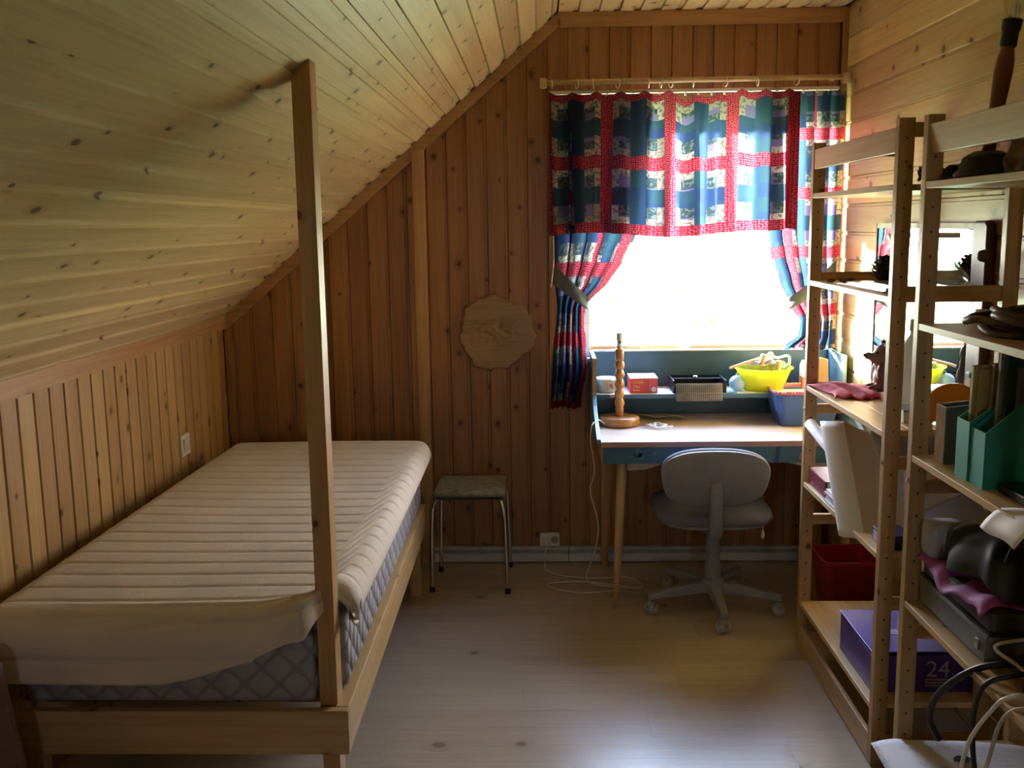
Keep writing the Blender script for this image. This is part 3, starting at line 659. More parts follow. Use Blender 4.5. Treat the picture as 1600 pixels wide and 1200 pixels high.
obj('printed_dot', MB().lathe([(.012, 0), (.012, .0008)], (1.262, 4.5895, HZ + .078), 16, Matrix.Rotation(math.radians(90), 3, 'X')), mat('dot_orange', (.75, .30, .12), .5), ca)
wb = obj('wood_offcut', MB().hexa([(1.290, 4.60, HZ), (1.335, 4.58, HZ), (1.345, 4.61, HZ), (1.30, 4.63, HZ), (1.292, 4.60, HZ + .145), (1.325, 4.58, HZ + .135), (1.336, 4.61, HZ + .135), (1.302, 4.63, HZ + .145)]), P_fz, None, bevel=.002)
tag(wb, 'short upright wood offcut at the right end of the desk shelf', 'wood block')
# blue fabric basket
ba = thing('fabric_basket', 'blue fabric basket with patterned red rim at the right of the worktop', 'basket', (1.19, 4.47, .75))
M_bask = mat('basket_blue', (.045, .11, .34), .8, var=.08, scale=6, bump=.2)
def rr(hw, hd, r, cx, cy, n=6):
    out = []
    for (sx_, sy_, a0) in ((1, 1, 0), (-1, 1, 90), (-1, -1, 180), (1, -1, 270)):
        for k in range(n + 1):
            a = math.radians(a0 + 90 * k / n); out.append((cx + sx_ * (hw - r) + r * math.cos(a), cy + sy_ * (hd - r) + r * math.sin(a)))
    return out
def loft(rings, m=None, cap0=True, cap1=False):
    m = m or MB(); n = len(rings[0][0]); vs = []; fs = []
    for poly, z in rings: vs += [(x, y, z) for x, y in poly]
    for i in range(len(rings) - 1):
        for k in range(n): fs.append((i * n + k, i * n + (k + 1) % n, (i + 1) * n + (k + 1) % n, (i + 1) * n + k))
    if cap0: fs.append(tuple(range(n - 1, -1, -1)))
    if cap1: fs.append(tuple((len(rings) - 1) * n + k for k in range(n)))
    return m.add(vs, fs)
C_ = (1.19, 4.475)
obj('basket_wall', loft([(rr(.118, .095, .03, *C_), .752), (rr(.150, .122, .035, *C_), .895), (rr(.147, .119, .034, *C_), .895), (rr(.115, .092, .028, *C_), .758)]), M_bask, ba, smooth=False)
def rimmat():
    m, nt, b = newmat('rim_pattern'); tc = nd(nt, 'TexCoord')
    v = nd(nt, 'TexVoronoi', i_Vector=tc.outputs['Object'], i_Scale=70.0, i_Randomness=.3)
    nt.links.new(mixc(nt, smooth_(nt, v.outputs['Distance'], .22, .34), (.75, .68, .66), (.34, .10, .16)), b.inputs['Base Color']); b.inputs['Roughness'].default_value = .8; return m
obj('basket_rim', loft([(rr(.1485, .1205, .035, *C_), .896), (rr(.1535, .1255, .036, *C_), .899), (rr(.157, .129, .036, *C_), .912), (rr(.153, .125, .035, *C_), .914), (rr(.146, .118, .034, *C_), .890)], cap0=False), rimmat(), ba)
obj('basket_lining', loft([(rr(.10, .08, .028, *C_), .86), (rr(.13, .104, .028, *C_), .872)], cap0=True, cap1=True), mat('wicker_inside', (.45, .26, .12), .8), ba)

# ------------------------------------------------------------------ office chair
ch = thing('office_chair', 'grey upholstered swivel office chair on five castors, pushed up to the desk', 'chair', (.735, 4.13, 0))
M_gf = mat('grey_upholstery', (.19, .20, .25), .85, var=.06, scale=10, bump=.25); M_gp = mat('grey_plastic', (.28, .30, .33), .45, var=.04)
def pad(cx, cz, hw, hh, y0, thick, bend, tap, n=28, mrows=7, top=1.0):
    vs = []; fs = []
    for j in range(mrows + 1):
        t = j / mrows; a = t * math.pi; sc = .93 + .07 * math.sin(a) ; yy = y0 + thick * (t - .5)
        for k in range(n):
            th = 2 * math.pi * k / n; c, s_ = math.cos(th), math.sin(th); p = 2 / 3.0
            X = abs(c) ** p * (1 if c > 0 else -1); Z = abs(s_) ** p * (1 if s_ > 0 else -1)
            X *= (1 + tap * Z); x = hw * X * sc; z = hh * Z * sc
            vs.append((cx + x, yy - bend * (x / hw) ** 2 - .18 * (z), cz + z))
    for j in range(mrows):
        for k in range(n): fs.append((j * n + k, j * n + (k + 1) % n, (j + 1) * n + (k + 1) % n, (j + 1) * n + k))
    fs.append(tuple(range(n - 1, -1, -1))); fs.append(tuple(mrows * n + k for k in range(n)))
    return MB().add(vs, fs)
obj('back_shell', pad(.70, .625, .216, .122, 3.955, .03, .05, .10), M_gp, ch, smooth=True, sub=1)
obj('backrest', pad(.70, .628, .216, .124, 3.985, .05, .05, .10), M_gf, ch, smooth=True, sub=1)
def seat_ring(hw, hd, z, sag=0): return ([(x, y) for x, y in rr(hw, hd, .12, .73, 4.20, 6)], z)
obj('seat', loft([seat_ring(.205, .20, .402), seat_ring(.236, .225, .412), seat_ring(.246, .235, .432), seat_ring(.238, .228, .455), seat_ring(.19, .19, .466), seat_ring(.13, .13, .468)], cap1=True), M_gf, ch, smooth=True)
obj('seat_shell', loft([seat_ring(.13, .13, .372), seat_ring(.20, .19, .388), seat_ring(.225, .22, .402), seat_ring(.23, .222, .410)], cap1=True), mat('shell_grey', (.34, .35, .38), .45), ch, smooth=True)
obj('back_bracket', MB().tube(spline([(.707, 3.93, .62), (.707, 3.928, .52), (.710, 3.935, .43), (.715, 3.97, .385), (.725, 4.06, .362), (.735, 4.13, .358)], 5), [.027] * 26, 12), M_gp, ch, smooth=True)
obj('gas_column', MB().lathe([(.034, .085), (.034, .20), (.030, .21), (.030, .33), (.045, .345), (.045, .372)], (.735, 4.13, 0), 24), M_gp, ch, smooth=True)
obj('hub', MB().lathe([(.030, .072), (.045, .080), (.048, .125), (.038, .140)], (.735, 4.13, 0), 24), M_gp, ch, smooth=True)
hubp = Vector((.735, 4.13, 0))
M_wheel = mat('castor_grey', (.46, .48, .52), .5)
for (qx, qy) in ((.464, 4.07), (.735, 3.865), (1.000, 4.05), (.585, 4.39), (.895, 4.385)):
    q = Vector((qx, qy, 0)); dr = (q - hubp).normalized(); sd = Vector((-dr.y, dr.x, 0)); ln = (q - hubp).length
    a, b_ = hubp + dr * .02, q + dr * .018
    def R_(p, wv, z0, z1): return [tuple(p - sd * wv + Vector((0, 0, z0))), tuple(p + sd * wv + Vector((0, 0, z0)))], [tuple(p - sd * wv * .8 + Vector((0, 0, z1))), tuple(p + sd * wv * .8 + Vector((0, 0, z1)))]
    (l0, l1), (u0, u1) = R_(a, .026, .080, .130); (l2, l3), (u2, u3) = R_(b_, .019, .066, .094)
    lg = obj('base_leg', MB().add([l0, l1, l3, l2, u0, u1, u3, u2], [(3, 2, 1, 0), (4, 5, 6, 7), (0, 1, 5, 4), (1, 2, 6, 5), (2, 3, 7, 6), (3, 0, 4, 7)]), M_gp, ch, bevel=.006)
    Rw = Matrix.Rotation(math.atan2(sd.y, sd.x) + .4, 3, 'Z') @ Matrix.Rotation(math.radians(90), 3, 'Y')
    obj('castor', MB().lathe([(.012, -.024), (.024, -.022), (.026, -.014), (.026, -.004), (.020, -.003), (.020, .003), (.026, .004), (.026, .014), (.024, .022), (.012, .024)], (q.x, q.y, .0265), 20, Rw), M_wheel, lg, smooth=True)
    obj('castor_hood', MB().lathe([(.024, .030), (.026, .044), (.020, .054), (.010, .058), (.010, .070)], (q.x, q.y, 0), 16), M_gp, lg, smooth=True)
obj('pull_cord', MB().tube([(.952, 4.16, .412), (.953, 4.155, .375), (.952, 4.155, .345)], .002, 6), M_plast, ch)
obj('cord_toggle', MB().lathe([(.002, .0), (.006, .002), (.009, .014), (.0055, .035), (.002, .042)], (.952, 4.155, .303), 14), M_plast, ch, smooth=True)

# ------------------------------------------------------------------ curtains
def quilt_mat():
    m, nt, b = newmat('patchwork_cotton'); nt.nodes.remove(b)
    uv = nd(nt, 'UVMap', uv_map='cloth'); sp = nd(nt, 'SeparateXYZ', i_0=uv.outputs[0])
    P_ = .33
    def tri(s_, off): # 0 on the red strip, 1 on the middle of the block
        f = math_(nt, 'FRACT', math_(nt, 'DIVIDE', math_(nt, 'ADD', s_, off), P_))
        return math_(nt, 'MULTIPLY', math_(nt, 'ABSOLUTE', math_(nt, 'SUBTRACT', f, .5)), 2.0), f
    du, fu = tri(sp.outputs[0], .165 + 3.3); dv, fv = tri(sp.outputs[1], .165 + 3.3)
    mn = math_(nt, 'MINIMUM', du, dv); mxx = math_(nt, 'MAXIMUM', du, dv)
    wh = nd(nt, 'TexWhiteNoise', noise_dimensions='2D', i_Vector=nd(nt, 'CombineXYZ', i_0=math_(nt, 'FLOOR', math_(nt, 'MULTIPLY', sp.outputs[0], 14.0)), i_1=math_(nt, 'FLOOR', math_(nt, 'MULTIPLY', sp.outputs[1], 14.0))).outputs[0])
    dots = nd(nt, 'TexVoronoi', voronoi_dimensions='2D', i_Vector=uv.outputs[0], i_Scale=95.0, i_Randomness=.45)
    dot = smooth_(nt, dots.outputs['Distance'], .22, .32, 1.0, 0.0)
    nz = nd(nt, 'TexNoise', noise_dimensions='2D', i_Vector=uv.outputs[0], i_Scale=60.0, i_Detail=2.0)
    red = mixc(nt, math_(nt, 'MULTIPLY', dot, .35), (.30, .016, .04), (.66, .42, .44))
    qd = nd(nt, 'TexWhiteNoise', noise_dimensions='2D', i_Vector=nd(nt, 'CombineXYZ', i_0=math_(nt, 'FLOOR', math_(nt, 'MULTIPLY', sp.outputs[0], 6.06)), i_1=math_(nt, 'FLOOR', math_(nt, 'MULTIPLY', sp.outputs[1], 6.06))).outputs[0])
    white = mixc(nt, smooth_(nt, nz.outputs[0], .50, .60), mixc(nt, qd.outputs[0], (.56, .52, .46), (.26, .24, .22)), (.16, .15, .14))
    dark = mixc(nt, smooth_(nt, nz.outputs[0], .50, .60), (.045, .075, .085), (.14, .17, .18))
    dark = mixc(nt, math_(nt, 'GREATER_THAN', wh.outputs[0], .62), dark, (.16, .14, .32))
    blue = mixc(nt, wh.outputs[0], (.03, .055, .15), (.035, .085, .11))
    col = mixc(nt, math_(nt, 'LESS_THAN', mn, .39), dark, white)
    col = mixc(nt, math_(nt, 'GREATER_THAN', mxx, .74), col, blue)
    col = mixc(nt, math_(nt, 'LESS_THAN', mn, .20), col, red)
    dk = mixc(nt, .45, col, (.01, .01, .012)); d = nd(nt, 'BsdfDiffuse', i_Color=dk); tr = nd(nt, 'BsdfTranslucent', i_Color=col); mx = nd(nt, 'MixShader', i_0=.27)
    nt.links.new(d.outputs[0], mx.inputs[1]); nt.links.new(tr.outputs[0], mx.inputs[2])
    nt.links.new(mx.outputs[0], nt.nodes['Material Output'].inputs[0]); return m
M_quilt = quilt_mat()
rod = thing('curtain_rod', 'pale wooden curtain rod with rings across the top of the window', 'curtain rod', (.72, 4.67, 2.3))
M_rod = pine('x', (.74, .56, .38), (.64, .44, .26), kden=.99, key='rod')
obj('pole', MB().tube([(.02, 4.665, 2.292), (1.40, 4.665, 2.296)], .0125, 16), M_rod, rod, smooth=True)
for xx in (.022, 1.385): obj('finial', MB().lathe([(.021, -.016), (.024, -.008), (.024, .010), (.019, .018)], (xx, 4.665, 2.29), 20, Matrix.Rotation(math.radians(90), 3, 'Y')), M_rod, rod, smooth=True)
for xx in (.07, 1.34): obj('bracket', MB().box(xx - .008, xx + .008, 4.66, 4.75, 2.288, 2.304), M_rod, rod)
rt = obj('track', MB().box(.05, 1.36, 4.672, 4.70, 2.242, 2.256), M_white, rod)
for k in range(22): obj('glider', MB().box(.075 + k * .059, .083 + k * .059, 4.678, 4.690, 2.228, 2.242), M_plast, rt)
rings = [.06, .175, .25, .36, .50, .555, .60, .70, .845, .99, 1.165]
for i, xx in enumerate(rings):
    R_ = .021; tilt = random.uniform(-.4, .4)
    obj('ring', MB().tube([(xx + R_ * math.cos(a * .393) * math.sin(tilt), 4.665 + R_ * math.cos(a * .393) * math.cos(tilt), 2.283 + R_ * math.sin(a * .393)) for a in range(16)], .0028, 6, closed=True), M_plast, rod, smooth=True)
# valance
def val(u, v):
    x = .045 + u * 1.125
    ph = u * 2 * math.pi
    amp = (.014 + .030 * v) * (1 + .4 * math.sin(ph * 2 + 1))
    fold = math.sin(ph * 7 + 1.3 * math.sin(ph * 2)) + .35 * math.sin(ph * 15 + 2)
    top = 2.246 - .020 * abs(math.sin(ph * 5.2)) - (.035 * math.exp(-((u - .56) / .035) ** 2)) - .02 * math.exp(-((u - .66) / .05) ** 2)
    bot = 1.605 + .012 * math.sin(ph * 1.5) + .018 * sstep(.88, 1, u)
    return (x + .010 * math.sin(ph * 14) * v, 4.615 - amp * fold, top + (bot - top) * v)
vl = obj('valance_curtain', MB().grid(220, 40, val, lambda u, v: (u * 1.32 + .02, (1 - v) * .68 - .02)), M_quilt, None, smooth=True)
tag(vl, 'patchwork valance in red, blue and white across the top of the window', 'curtain')
def panel_fn(xl, xr, y0, zt, zb, nf, amp):
    def fn(u, v):
        z = zt + (zb - zt) * v; a, b_ = xl(z), xr(z); wd = b_ - a
        f = math.sin(u * 2 * math.pi * nf + .8) + .3 * math.sin(u * 2 * math.pi * nf * 2.1)
        k = amp * (1 + .6 * (.3 - min(wd, .3)) / .3)
        return (a + wd * (u + .035 * math.sin(u * 2 * math.pi * nf * 1.0 + 2)), y0 - k * f, z + .006 * math.sin(u * 40) * v)
    return fn
def interp(pts):
    pts = sorted(pts)
    def f(z):
        if z <= pts[0][0]: return pts[0][1]
        for (z0, a), (z1, b_) in zip(pts, pts[1:]):
            if z <= z1: t = (z - z0) / (z1 - z0); t = t * t * (3 - 2 * t) * .5 + t * .5; return a + (b_ - a) * t
        return pts[-1][1]
    return f
xlL = interp([(.79, .040), (1.0, .052), (1.28, .075), (1.40, .060), (1.6, .058), (2.23, .045)])
xrL = interp([(.79, .185), (1.0, .215), (1.18, .205), (1.275, .205), (1.40, .325), (1.50, .385), (1.6, .432), (2.23, .50)])
cl = obj('curtain', MB().grid(90, 90, panel_fn(xlL, xrL, 4.66, 2.235, .79, 5, .016), lambda u, v: (u * .95 + .1, (1 - v) * 1.45)), M_quilt, None, smooth=True)
tag(cl, 'long patchwork side curtain gathered at the left of the window', 'curtain', 'side curtains')
xlR = interp([(1.03, 1.105), (1.075, 1.135), (1.12, 1.20), (1.20, 1.205), (1.28, 1.155), (1.38, 1.105), (1.50, 1.06), (1.6, 1.037), (2.23, 1.02)])
xrR = interp([(1.03, 1.375), (1.6, 1.378), (2.23, 1.378)])
cr_ = obj('curtain', MB().grid(90, 80, panel_fn(xlR, xrR, 4.672, 2.235, 1.062, 5, .014), lambda u, v: (u * .95 + .02, (1 - v) * 1.45 + .1)), M_quilt, None, smooth=True)
tag(cr_, 'shorter patchwork side curtain at the right of the window, ending at the desk back', 'curtain', 'side curtains')
M_tie = mat('grey_green_cloth', (.11, .135, .14), .85, var=.12, scale=26, bump=.2)
def tie(xa, za, xb, zb, y0):
    def fn(u, v):
        a = math.pi * u; x = xa + (xb - xa) * u; z = za + (zb - za) * u
        nx, nz = -(zb - za), (xb - xa); L = math.hypot(nx, nz); nx /= L; nz /= L
        return (x, y0 - .040 * math.sin(a) ** .6 - .004 * math.sin(9 * u + 4 * v), z + (v - .5) * (.10 - .045 * u))
    return MB().grid(24, 6, fn)
t1 = obj('curtain_tieback', tie(.062, 1.43, .226, 1.285, 4.655), M_tie, None, smooth=True, solid=.003)
tag(t1, 'dark grey green tieback band round the left side curtain', 'tieback', 'curtain tiebacks')
t2 = obj('curtain_tieback', tie(1.372, 1.43, 1.150, 1.275, 4.655), M_tie, None, smooth=True, solid=.003)
tag(t2, 'grey tieback band holding back the right side curtain', 'tieback', 'curtain tiebacks')
bc = obj('blind_cord', MB().tube(spline([(.060, 4.60, 1.63), (.064, 4.60, 1.55), (.062, 4.60, 1.46), (.050, 4.60, 1.37)], 5), .0022, 6), M_plast, None, smooth=True)
tag(bc, 'thin white blind cord hanging beside the left side curtain', 'cord')
# ------------------------------------------------------------------ shelving units
SX0, SX1 = 1.000, 1.356
def shelf_unit(label, y0, y1, ztop, levels, rungs, extra):
    t = thing('shelving_unit', label, 'shelf', (1.18, (y0 + y1) / 2, 0), 'pine shelving units along the right wall')
    for (ya, yb, hole_y) in ((y0, y0 + .032, y0 - .0004), (y1 - .032, y1, None)):
        for xa in (SX0, SX1 - .044):
            p = obj('post', MB().box(xa, xa + .044, ya, yb, 0, ztop), P_shz, t, bevel=.0025)
            if xa == SX0:
                hm = MB(); zz = .09
                while zz < ztop - .05:
                    hm.lathe([(.0034, 0), (.0034, .0006)], (xa + .022, ya - .0004, zz), 8, Matrix.Rotation(math.radians(90), 3, 'X')); zz += .064
                h = obj('peg_holes', hm, M_back, p); h['kind'] = 'stuff'
        for (ra, rb_) in rungs:
            obj('rung', MB().box(SX0 + .044, SX1 - .044, ya + .006, yb - .006, ra, rb_), P_shx, t, bevel=.002)
    for zt in levels:
        for k in range(4):
            w_ = (SX1 - SX0) / 4
            if k == 0: pl_ = obj('shelf', MB().box(SX0 + .001, SX0 + w_ - .0004, y0 + .033, y1 - .033, zt - .018, zt), P_shy, t, bevel=.0012)
            else: obj('shelf_plank', MB().box(SX0 + k * w_, SX0 + (k + 1) * w_ - .0004, y0 + .033, y1 - .033, zt - .018, zt), P_shy, pl_, bevel=.0008)
    for (za, zb, tilt) in extra:
        obj('front_rail', MB().hexa([(SX0 + .002 + tilt, y0 + .033, za), (SX0 + .018 + tilt, y0 + .033, za), (SX0 + .018 + tilt, y1 - .033, za), (SX0 + .002 + tilt, y1 - .033, za),
                                     (SX0 + .002, y0 + .033, zb), (SX0 + .018, y0 + .033, zb), (SX0 + .018, y1 - .033, zb), (SX0 + .002, y1 - .033, zb)]), P_shy, t, bevel=.002)
    for zz in (.955,):
        for yy in (y0, y1): obj('bolt', MB().lathe([(.006, 0), (.006, .003), (.003, .004)], (SX0 - .0, yy + (.016 if yy == y0 else -.016), zz), 10, Matrix.Rotation(math.radians(-90), 3, 'Y')), M_steel, t)
    return t
shelf_unit('pine shelving unit nearer the window, holding posters and a purple box', 2.855, 3.754, 1.938, (1.757, 1.44, 1.046, .672, .192), ((1.885, 1.925), (1.425, 1.470), (.935, .972), (.50, .54), (.06, .10)), ((1.843, 1.914, 0), (.004, .090, 0)))
shelf_unit('pine shelving unit nearer the camera, holding green magazine files and cables', 1.78, 2.680, 1.925, (1.755, 1.387, 1.030, .617, .20), ((1.86, 1.90), (.92, .957), (.50, .54), (.06, .10)), ((1.826, 1.900, .012),))

# ------------------------------------------------------------------ mirror on the right wall
mi = thing('wall_mirror', 'wide wall mirror with dark wooden side post behind the shelving', 'mirror', (1.395, 3.65, 1.3))
M_mir, _nt, _b = newmat('mirror_silver'); _b.inputs['Base Color'].default_value = (.82, .86, .83, 1); _b.inputs['Metallic'].default_value = 1; _b.inputs['Roughness'].default_value = .02
M_dkw = pine('z', (.13, .055, .025), (.08, .03, .014), kden=.99, key='dkw')
obj('mirror_glass', MB().box(1.384, 1.388, 3.235, 4.145, 1.00, 1.625), M_mir, mi)
obj('mirror_back', MB().box(1.389, 1.402, 3.225, 4.155, .985, 1.642), M_card, mi)
obj('top_strip', MB().box(1.380, 1.389, 3.225, 4.155, 1.625, 1.645), mat('strip_pale', (.55, .52, .36), .5), mi)
obj('side_strip', MB().box(1.380, 1.389, 4.145, 4.157, .985, 1.645), mat('strip_dark', (.20, .15, .08), .5), mi)
obj('side_post', MB().prism([(3.115, .985), (3.225, .985), (3.225, 1.640), (3.205, 1.652), (3.135, 1.652), (3.115, 1.640)], 1.372, 1.402, 'x'), M_dkw, mi, bevel=.008)
obj('pivot_knob', MB().lathe([(.012, 0), (.02, .012), (.016, .026), (.006, .032)], (1.372, 3.10, 1.545), 16, Matrix.Rotation(math.radians(-90), 3, 'Y')), M_dkw, mi, smooth=True)

# ------------------------------------------------------------------ top shelves
l2 = thing('wooden_lamp', 'slim dark wooden lamp with bare clear bulb on the top shelf', 'lamp', (1.09, 2.50, 1.756))
Tl = Matrix.Rotation(math.radians(7), 3, 'Y')
M_dark_turn = pine('z', (.24, .075, .03), (.16, .045, .018), kden=.99, key='dt', rough=.35)
obj('lamp_base', MB().lathe([(.075, 0), (.075, .012), (.066, .020), (.055, .050), (.030, .064), (.010, .066)], (1.09, 2.50, 1.756), 32), M_black, l2, smooth=True)
obj('lamp_stem', MB().lathe([(.016, 0), (.0145, .03), (.0155, .08), (.0195, .15), (.0215, .19), (.0205, .22), (.015, .245), (.012, .25)], (1.092, 2.50, 1.815), 24, Tl), M_dark_turn, l2, smooth=True)
obj('lamp_socket', MB().lathe([(.016, .248), (.019, .252), (.019, .285), (.0215, .288), (.0225, .312), (.018, .313)], (1.092, 2.50, 1.815), 20, Tl), M_black, l2, smooth=True)
obj('bulb', MB().lathe([(.012, .305), (.014, .320), (.024, .345), (.031, .372), (.029, .396), (.018, .414), (.001, .421)], (1.092, 2.50, 1.815), 24, Tl), M_clear, l2, smooth=True)
obj('filament', MB().tube([(1.133, 2.50, 2.125), (1.134, 2.496, 2.155), (1.138, 2.504, 2.165), (1.142, 2.497, 2.155), (1.142, 2.50, 2.128)], .0018, 6), M_steel, l2)
wp = obj('plastic_bag', MB().grid(18, 12, lambda u, v: (1.10 + .10 * u, 2.42 - .06 * u + .02 * math.sin(v * 5), 1.758 + .095 * v * (1 - .3 * math.sin(u * 7) ** 2) + .008 * math.sin(11 * u + 7 * v))), mat('bag_lilac', (.45, .40, .46), .4, subs=.4), None, smooth=True, solid=.002)
tag(wp, 'crumpled pale lilac plastic bag beside the dark lamp base on the top shelf', 'bag')
bc1 = obj('black_cable_coil', MB().tube([(1.17 + (.05 + .004 * math.sin(t)) * math.cos(t * .35), 3.00 + .055 * math.sin(t * .35), 1.768 + .016 * (1 + math.sin(t * .9)) + .0002 * t) for t in range(72)], .005, 8), M_black, None, smooth=True)
tag(bc1, 'coil of black cable on the top board of the shelving nearer the window', 'cable')

# ------------------------------------------------------------------ left unit, second shelf (z 1.44)
Z = 1.4405
for i, (x0, y0, dx, dy, lab, c) in enumerate(((1.03, 3.02, .26, .46, 'largest pale glass sheet, lowest in the pile on the second shelf', (.42, .52, .62)),
        (1.06, 3.08, .20, .40, 'middle blue tinted glass sheet in the pile on the second shelf', (.35, .47, .66)), (1.09, 3.00, .16, .36, 'small uppermost glass sheet of the pile on the second shelf', (.55, .66, .78)))):
    o = obj('glass_sheet', MB().box(x0, x0 + dx, y0, y0 + dy, Z + i * .0055, Z + .005 + i * .0055), mat('sheet_glass', c, .12, var=.05), None); tag(o, lab, 'glass sheet', 'glass sheets on the second shelf')
rnd = random.Random(5)
for i in range(6):
    px, py = 1.03 + rnd.random() * .09, 3.50 + rnd.random() * .14
    o = obj('pebble', MB().ell((px, py, Z + .007), (.010 + .006 * rnd.random(), .009, .007), 12, 8), mat('pebble_brown', (.16 + .05 * i / 6, .10, .06), .8), None, smooth=True)
    tag(o, 'small brown pebble scattered at the window end of the second shelf', 'pebble', 'brown pebbles on the second shelf')
pc = thing('pine_cone', 'dark pine cone standing beside the glass sheets', 'pine cone', (1.235, 3.60, Z))
M_cone = mat('cone_dark', (.055, .04, .025), .8)
obj('core', MB().lathe([(.012, 0), (.032, .02), (.036, .045), (.024, .075), (.004, .095)], (1.235, 3.60, Z), 16), M_cone, pc, smooth=True)
m = MB()
for r_ in range(9):
    for k in range(9):
        a = k * 2 * math.pi / 9 + r_ * .35; rad_ = .040 * math.sin(math.pi * (r_ + 1.2) / 10.5) + .006; zc = Z + .008 + r_ * .0098
        c = Vector((1.235 + rad_ * math.cos(a), 3.60 + rad_ * math.sin(a), zc)); tdir = Vector((-math.sin(a), math.cos(a), 0)); rdir = Vector((math.cos(a), math.sin(a), .55)).normalized()
        m.add([c - tdir * .010 - rdir * .012, c + tdir * .010 - rdir * .012, c + tdir * .009 + rdir * .006, c + rdir * .012, c - tdir * .009 + rdir * .006, c - Vector((0, 0, .005))], [(0, 1, 2, 3, 4), (0, 5, 1), (1, 5, 2), (2, 5, 3), (3, 5, 4), (4, 5, 0)])
obj('scales', m, M_cone, pc)['kind'] = 'stuff'
ja = thing('glass_jar', 'tall clear glass jar with ringed neck behind the pine cone', 'jar', (1.30, 3.64, Z))
obj('jar_glass', MB().lathe([(.001, .003), (.040, .003), (.046, .010), (.046, .095), (.036, .112), (.036, .118), (.039, .120), (.039, .124), (.036, .126), (.036, .150), (.033, .150), (.033, .115), (.042, .094), (.042, .012), (.001, .008)], (1.295, 3.655, Z), 28), M_clear, ja, smooth=True)
obj('jar_lid', MB().lathe([(.039, .150), (.040, .152), (.040, .166), (.036, .169), (.001, .169)], (1.295, 3.655, Z), 28), M_steel, ja, smooth=True)
bg_ = obj('clear_bag', MB().grid(26, 16, lambda u, v: (1.26 + .055 * math.cos(u * 6.283) * math.sin(.25 + 2.6 * v) * (1 + .18 * math.sin(7 * u * 6.283 / 2 + 5 * v)), 3.12 + .09 * math.sin(u * 6.283) * math.sin(.25 + 2.6 * v), Z + .002 + .085 * v * (1 + .12 * math.sin(3 * u * 6.283)))), glassy('bag_clear', (.82, .86, .84), .22, .12), None, smooth=True)
tag(bg_, 'crumpled transparent plastic bag on the second shelf next to the mirror', 'bag')

# ------------------------------------------------------------------ left unit, third shelf (z 1.046)
Z = 1.0465
M_pink = mat('red_cloth', (.50, .035, .075), .8, var=.1, scale=25, col2=(.62, .12, .20))
rc = obj('red_cloth', MB().grid(46, 30, lambda u, v: (1.012 + .17 * u + .015 * math.sin(5 * v), 3.40 + .30 * v + .012 * math.sin(8 * u), Z + .006 + .020 * max(0, math.sin(math.pi * u) ** .5 * math.sin(math.pi * v) ** .5) * (1 + .5 * math.sin(9 * u + 4 * v) * math.sin(7 * v + 2 * u)) + .004 * math.sin(23 * u + 9 * v))), M_pink, None, smooth=True, solid=.003)
tag(rc, 'crumpled crimson cloth at the window end of the third shelf', 'cloth')
dg_ = thing('animal_figurine', 'grey pink animal figurine with raised snout on the third shelf', 'figurine', (1.235, 3.55, Z))
M_fig = mat('figure_clay', (.27, .18, .175), .55, var=.08)
fx, fy = 1.222, 3.56
m = MB().ell((fx + .015, fy, Z + .050), (.042, .040, .052)).ell((fx + .012, fy, Z + .095), (.036, .034, .040)).ell((fx + .008, fy, Z + .135), (.040, .038, .040))
m.ell((fx - .022, fy - .004, Z + .120), (.030, .022, .018), T=Matrix.Rotation(math.radians(25), 3, 'Y')).ell((fx - .050, fy - .006, Z + .132), (.016, .016, .014)).ell((fx + .012, fy - .026, Z + .168), (.012, .009, .022)).ell((fx + .014, fy + .028, Z + .168), (.012, .009, .022))
m.ell((fx - .018, fy - .022, Z + .016), (.036, .013, .015)).ell((fx - .018, fy + .022, Z + .016), (.036, .013, .015)).ell((fx - .012, fy - .028, Z + .075), (.013, .011, .030)).ell((fx - .012, fy + .028, Z + .075), (.013, .011, .030))
obj('body', m, M_fig, dg_, remesh=.004)
for sy_ in (-1, 1): obj('eye', MB().ell((fx - .024, fy + sy_ * .022 - .002, Z + .146), (.005, .004, .005), 10, 6), M_black, dg_, smooth=True)
obj('nose', MB().ell((fx - .064, fy - .007, Z + .135), (.006, .007, .006), 10, 6), mat('nose_dark', (.05, .03, .03), .4), dg_, smooth=True)
rt_ = thing('red_tray', 'small orange red tray in front of the animal figurine', 'tray', (1.20, 3.40, Z))
obj('tray_floor', MB().box(1.165, 1.27, 3.28, 3.385, Z, Z + .004), mat('tray_red', (.55, .09, .05), .5), rt_)
obj('tray_rim', MB().box(1.165, 1.169, 3.28, 3.385, Z + .004, Z + .030).box(1.266, 1.27, 3.28, 3.385, Z + .004, Z + .030).box(1.169, 1.266, 3.28, 3.284, Z + .004, Z + .030).box(1.169, 1.266, 3.381, 3.385, Z + .004, Z + .030), mat('tray_red', (.55, .09, .05), .5), rt_)
bt = thing('white_bottle', 'tall white plastic bottle standing on the third shelf before the mirror', 'bottle', (1.20, 3.20, Z))
obj('bottle_body', MB().lathe([(.001, .001), (.033, .001), (.036, .006), (.036, .20), (.030, .225), (.014, .245), (.014, .262), (.001, .262)], (1.205, 3.215, Z), 28), mat('bottle_white', (.74, .76, .74), .35, var=.03, subs=.35), bt, smooth=True)
obj('bottle_cap', MB().lathe([(.017, .258), (.017, .292), (.014, .296), (.001, .296)], (1.205, 3.215, Z), 20), M_plast, bt, smooth=True)
gb2 = thing('glass_lid_box', 'low box with a glass lid beside the white bottle', 'box', (1.14, 3.05, Z))
obj('box_body', MB().box(1.10, 1.19, 2.99, 3.10, Z, Z + .035), mat('box_pale', (.60, .62, .60), .5), gb2, bevel=.002)
obj('glass_lid', MB().box(1.098, 1.192, 2.988, 3.102, Z + .035, Z + .040), mat('lid_glass', (.25, .32, .34), .1), gb2)
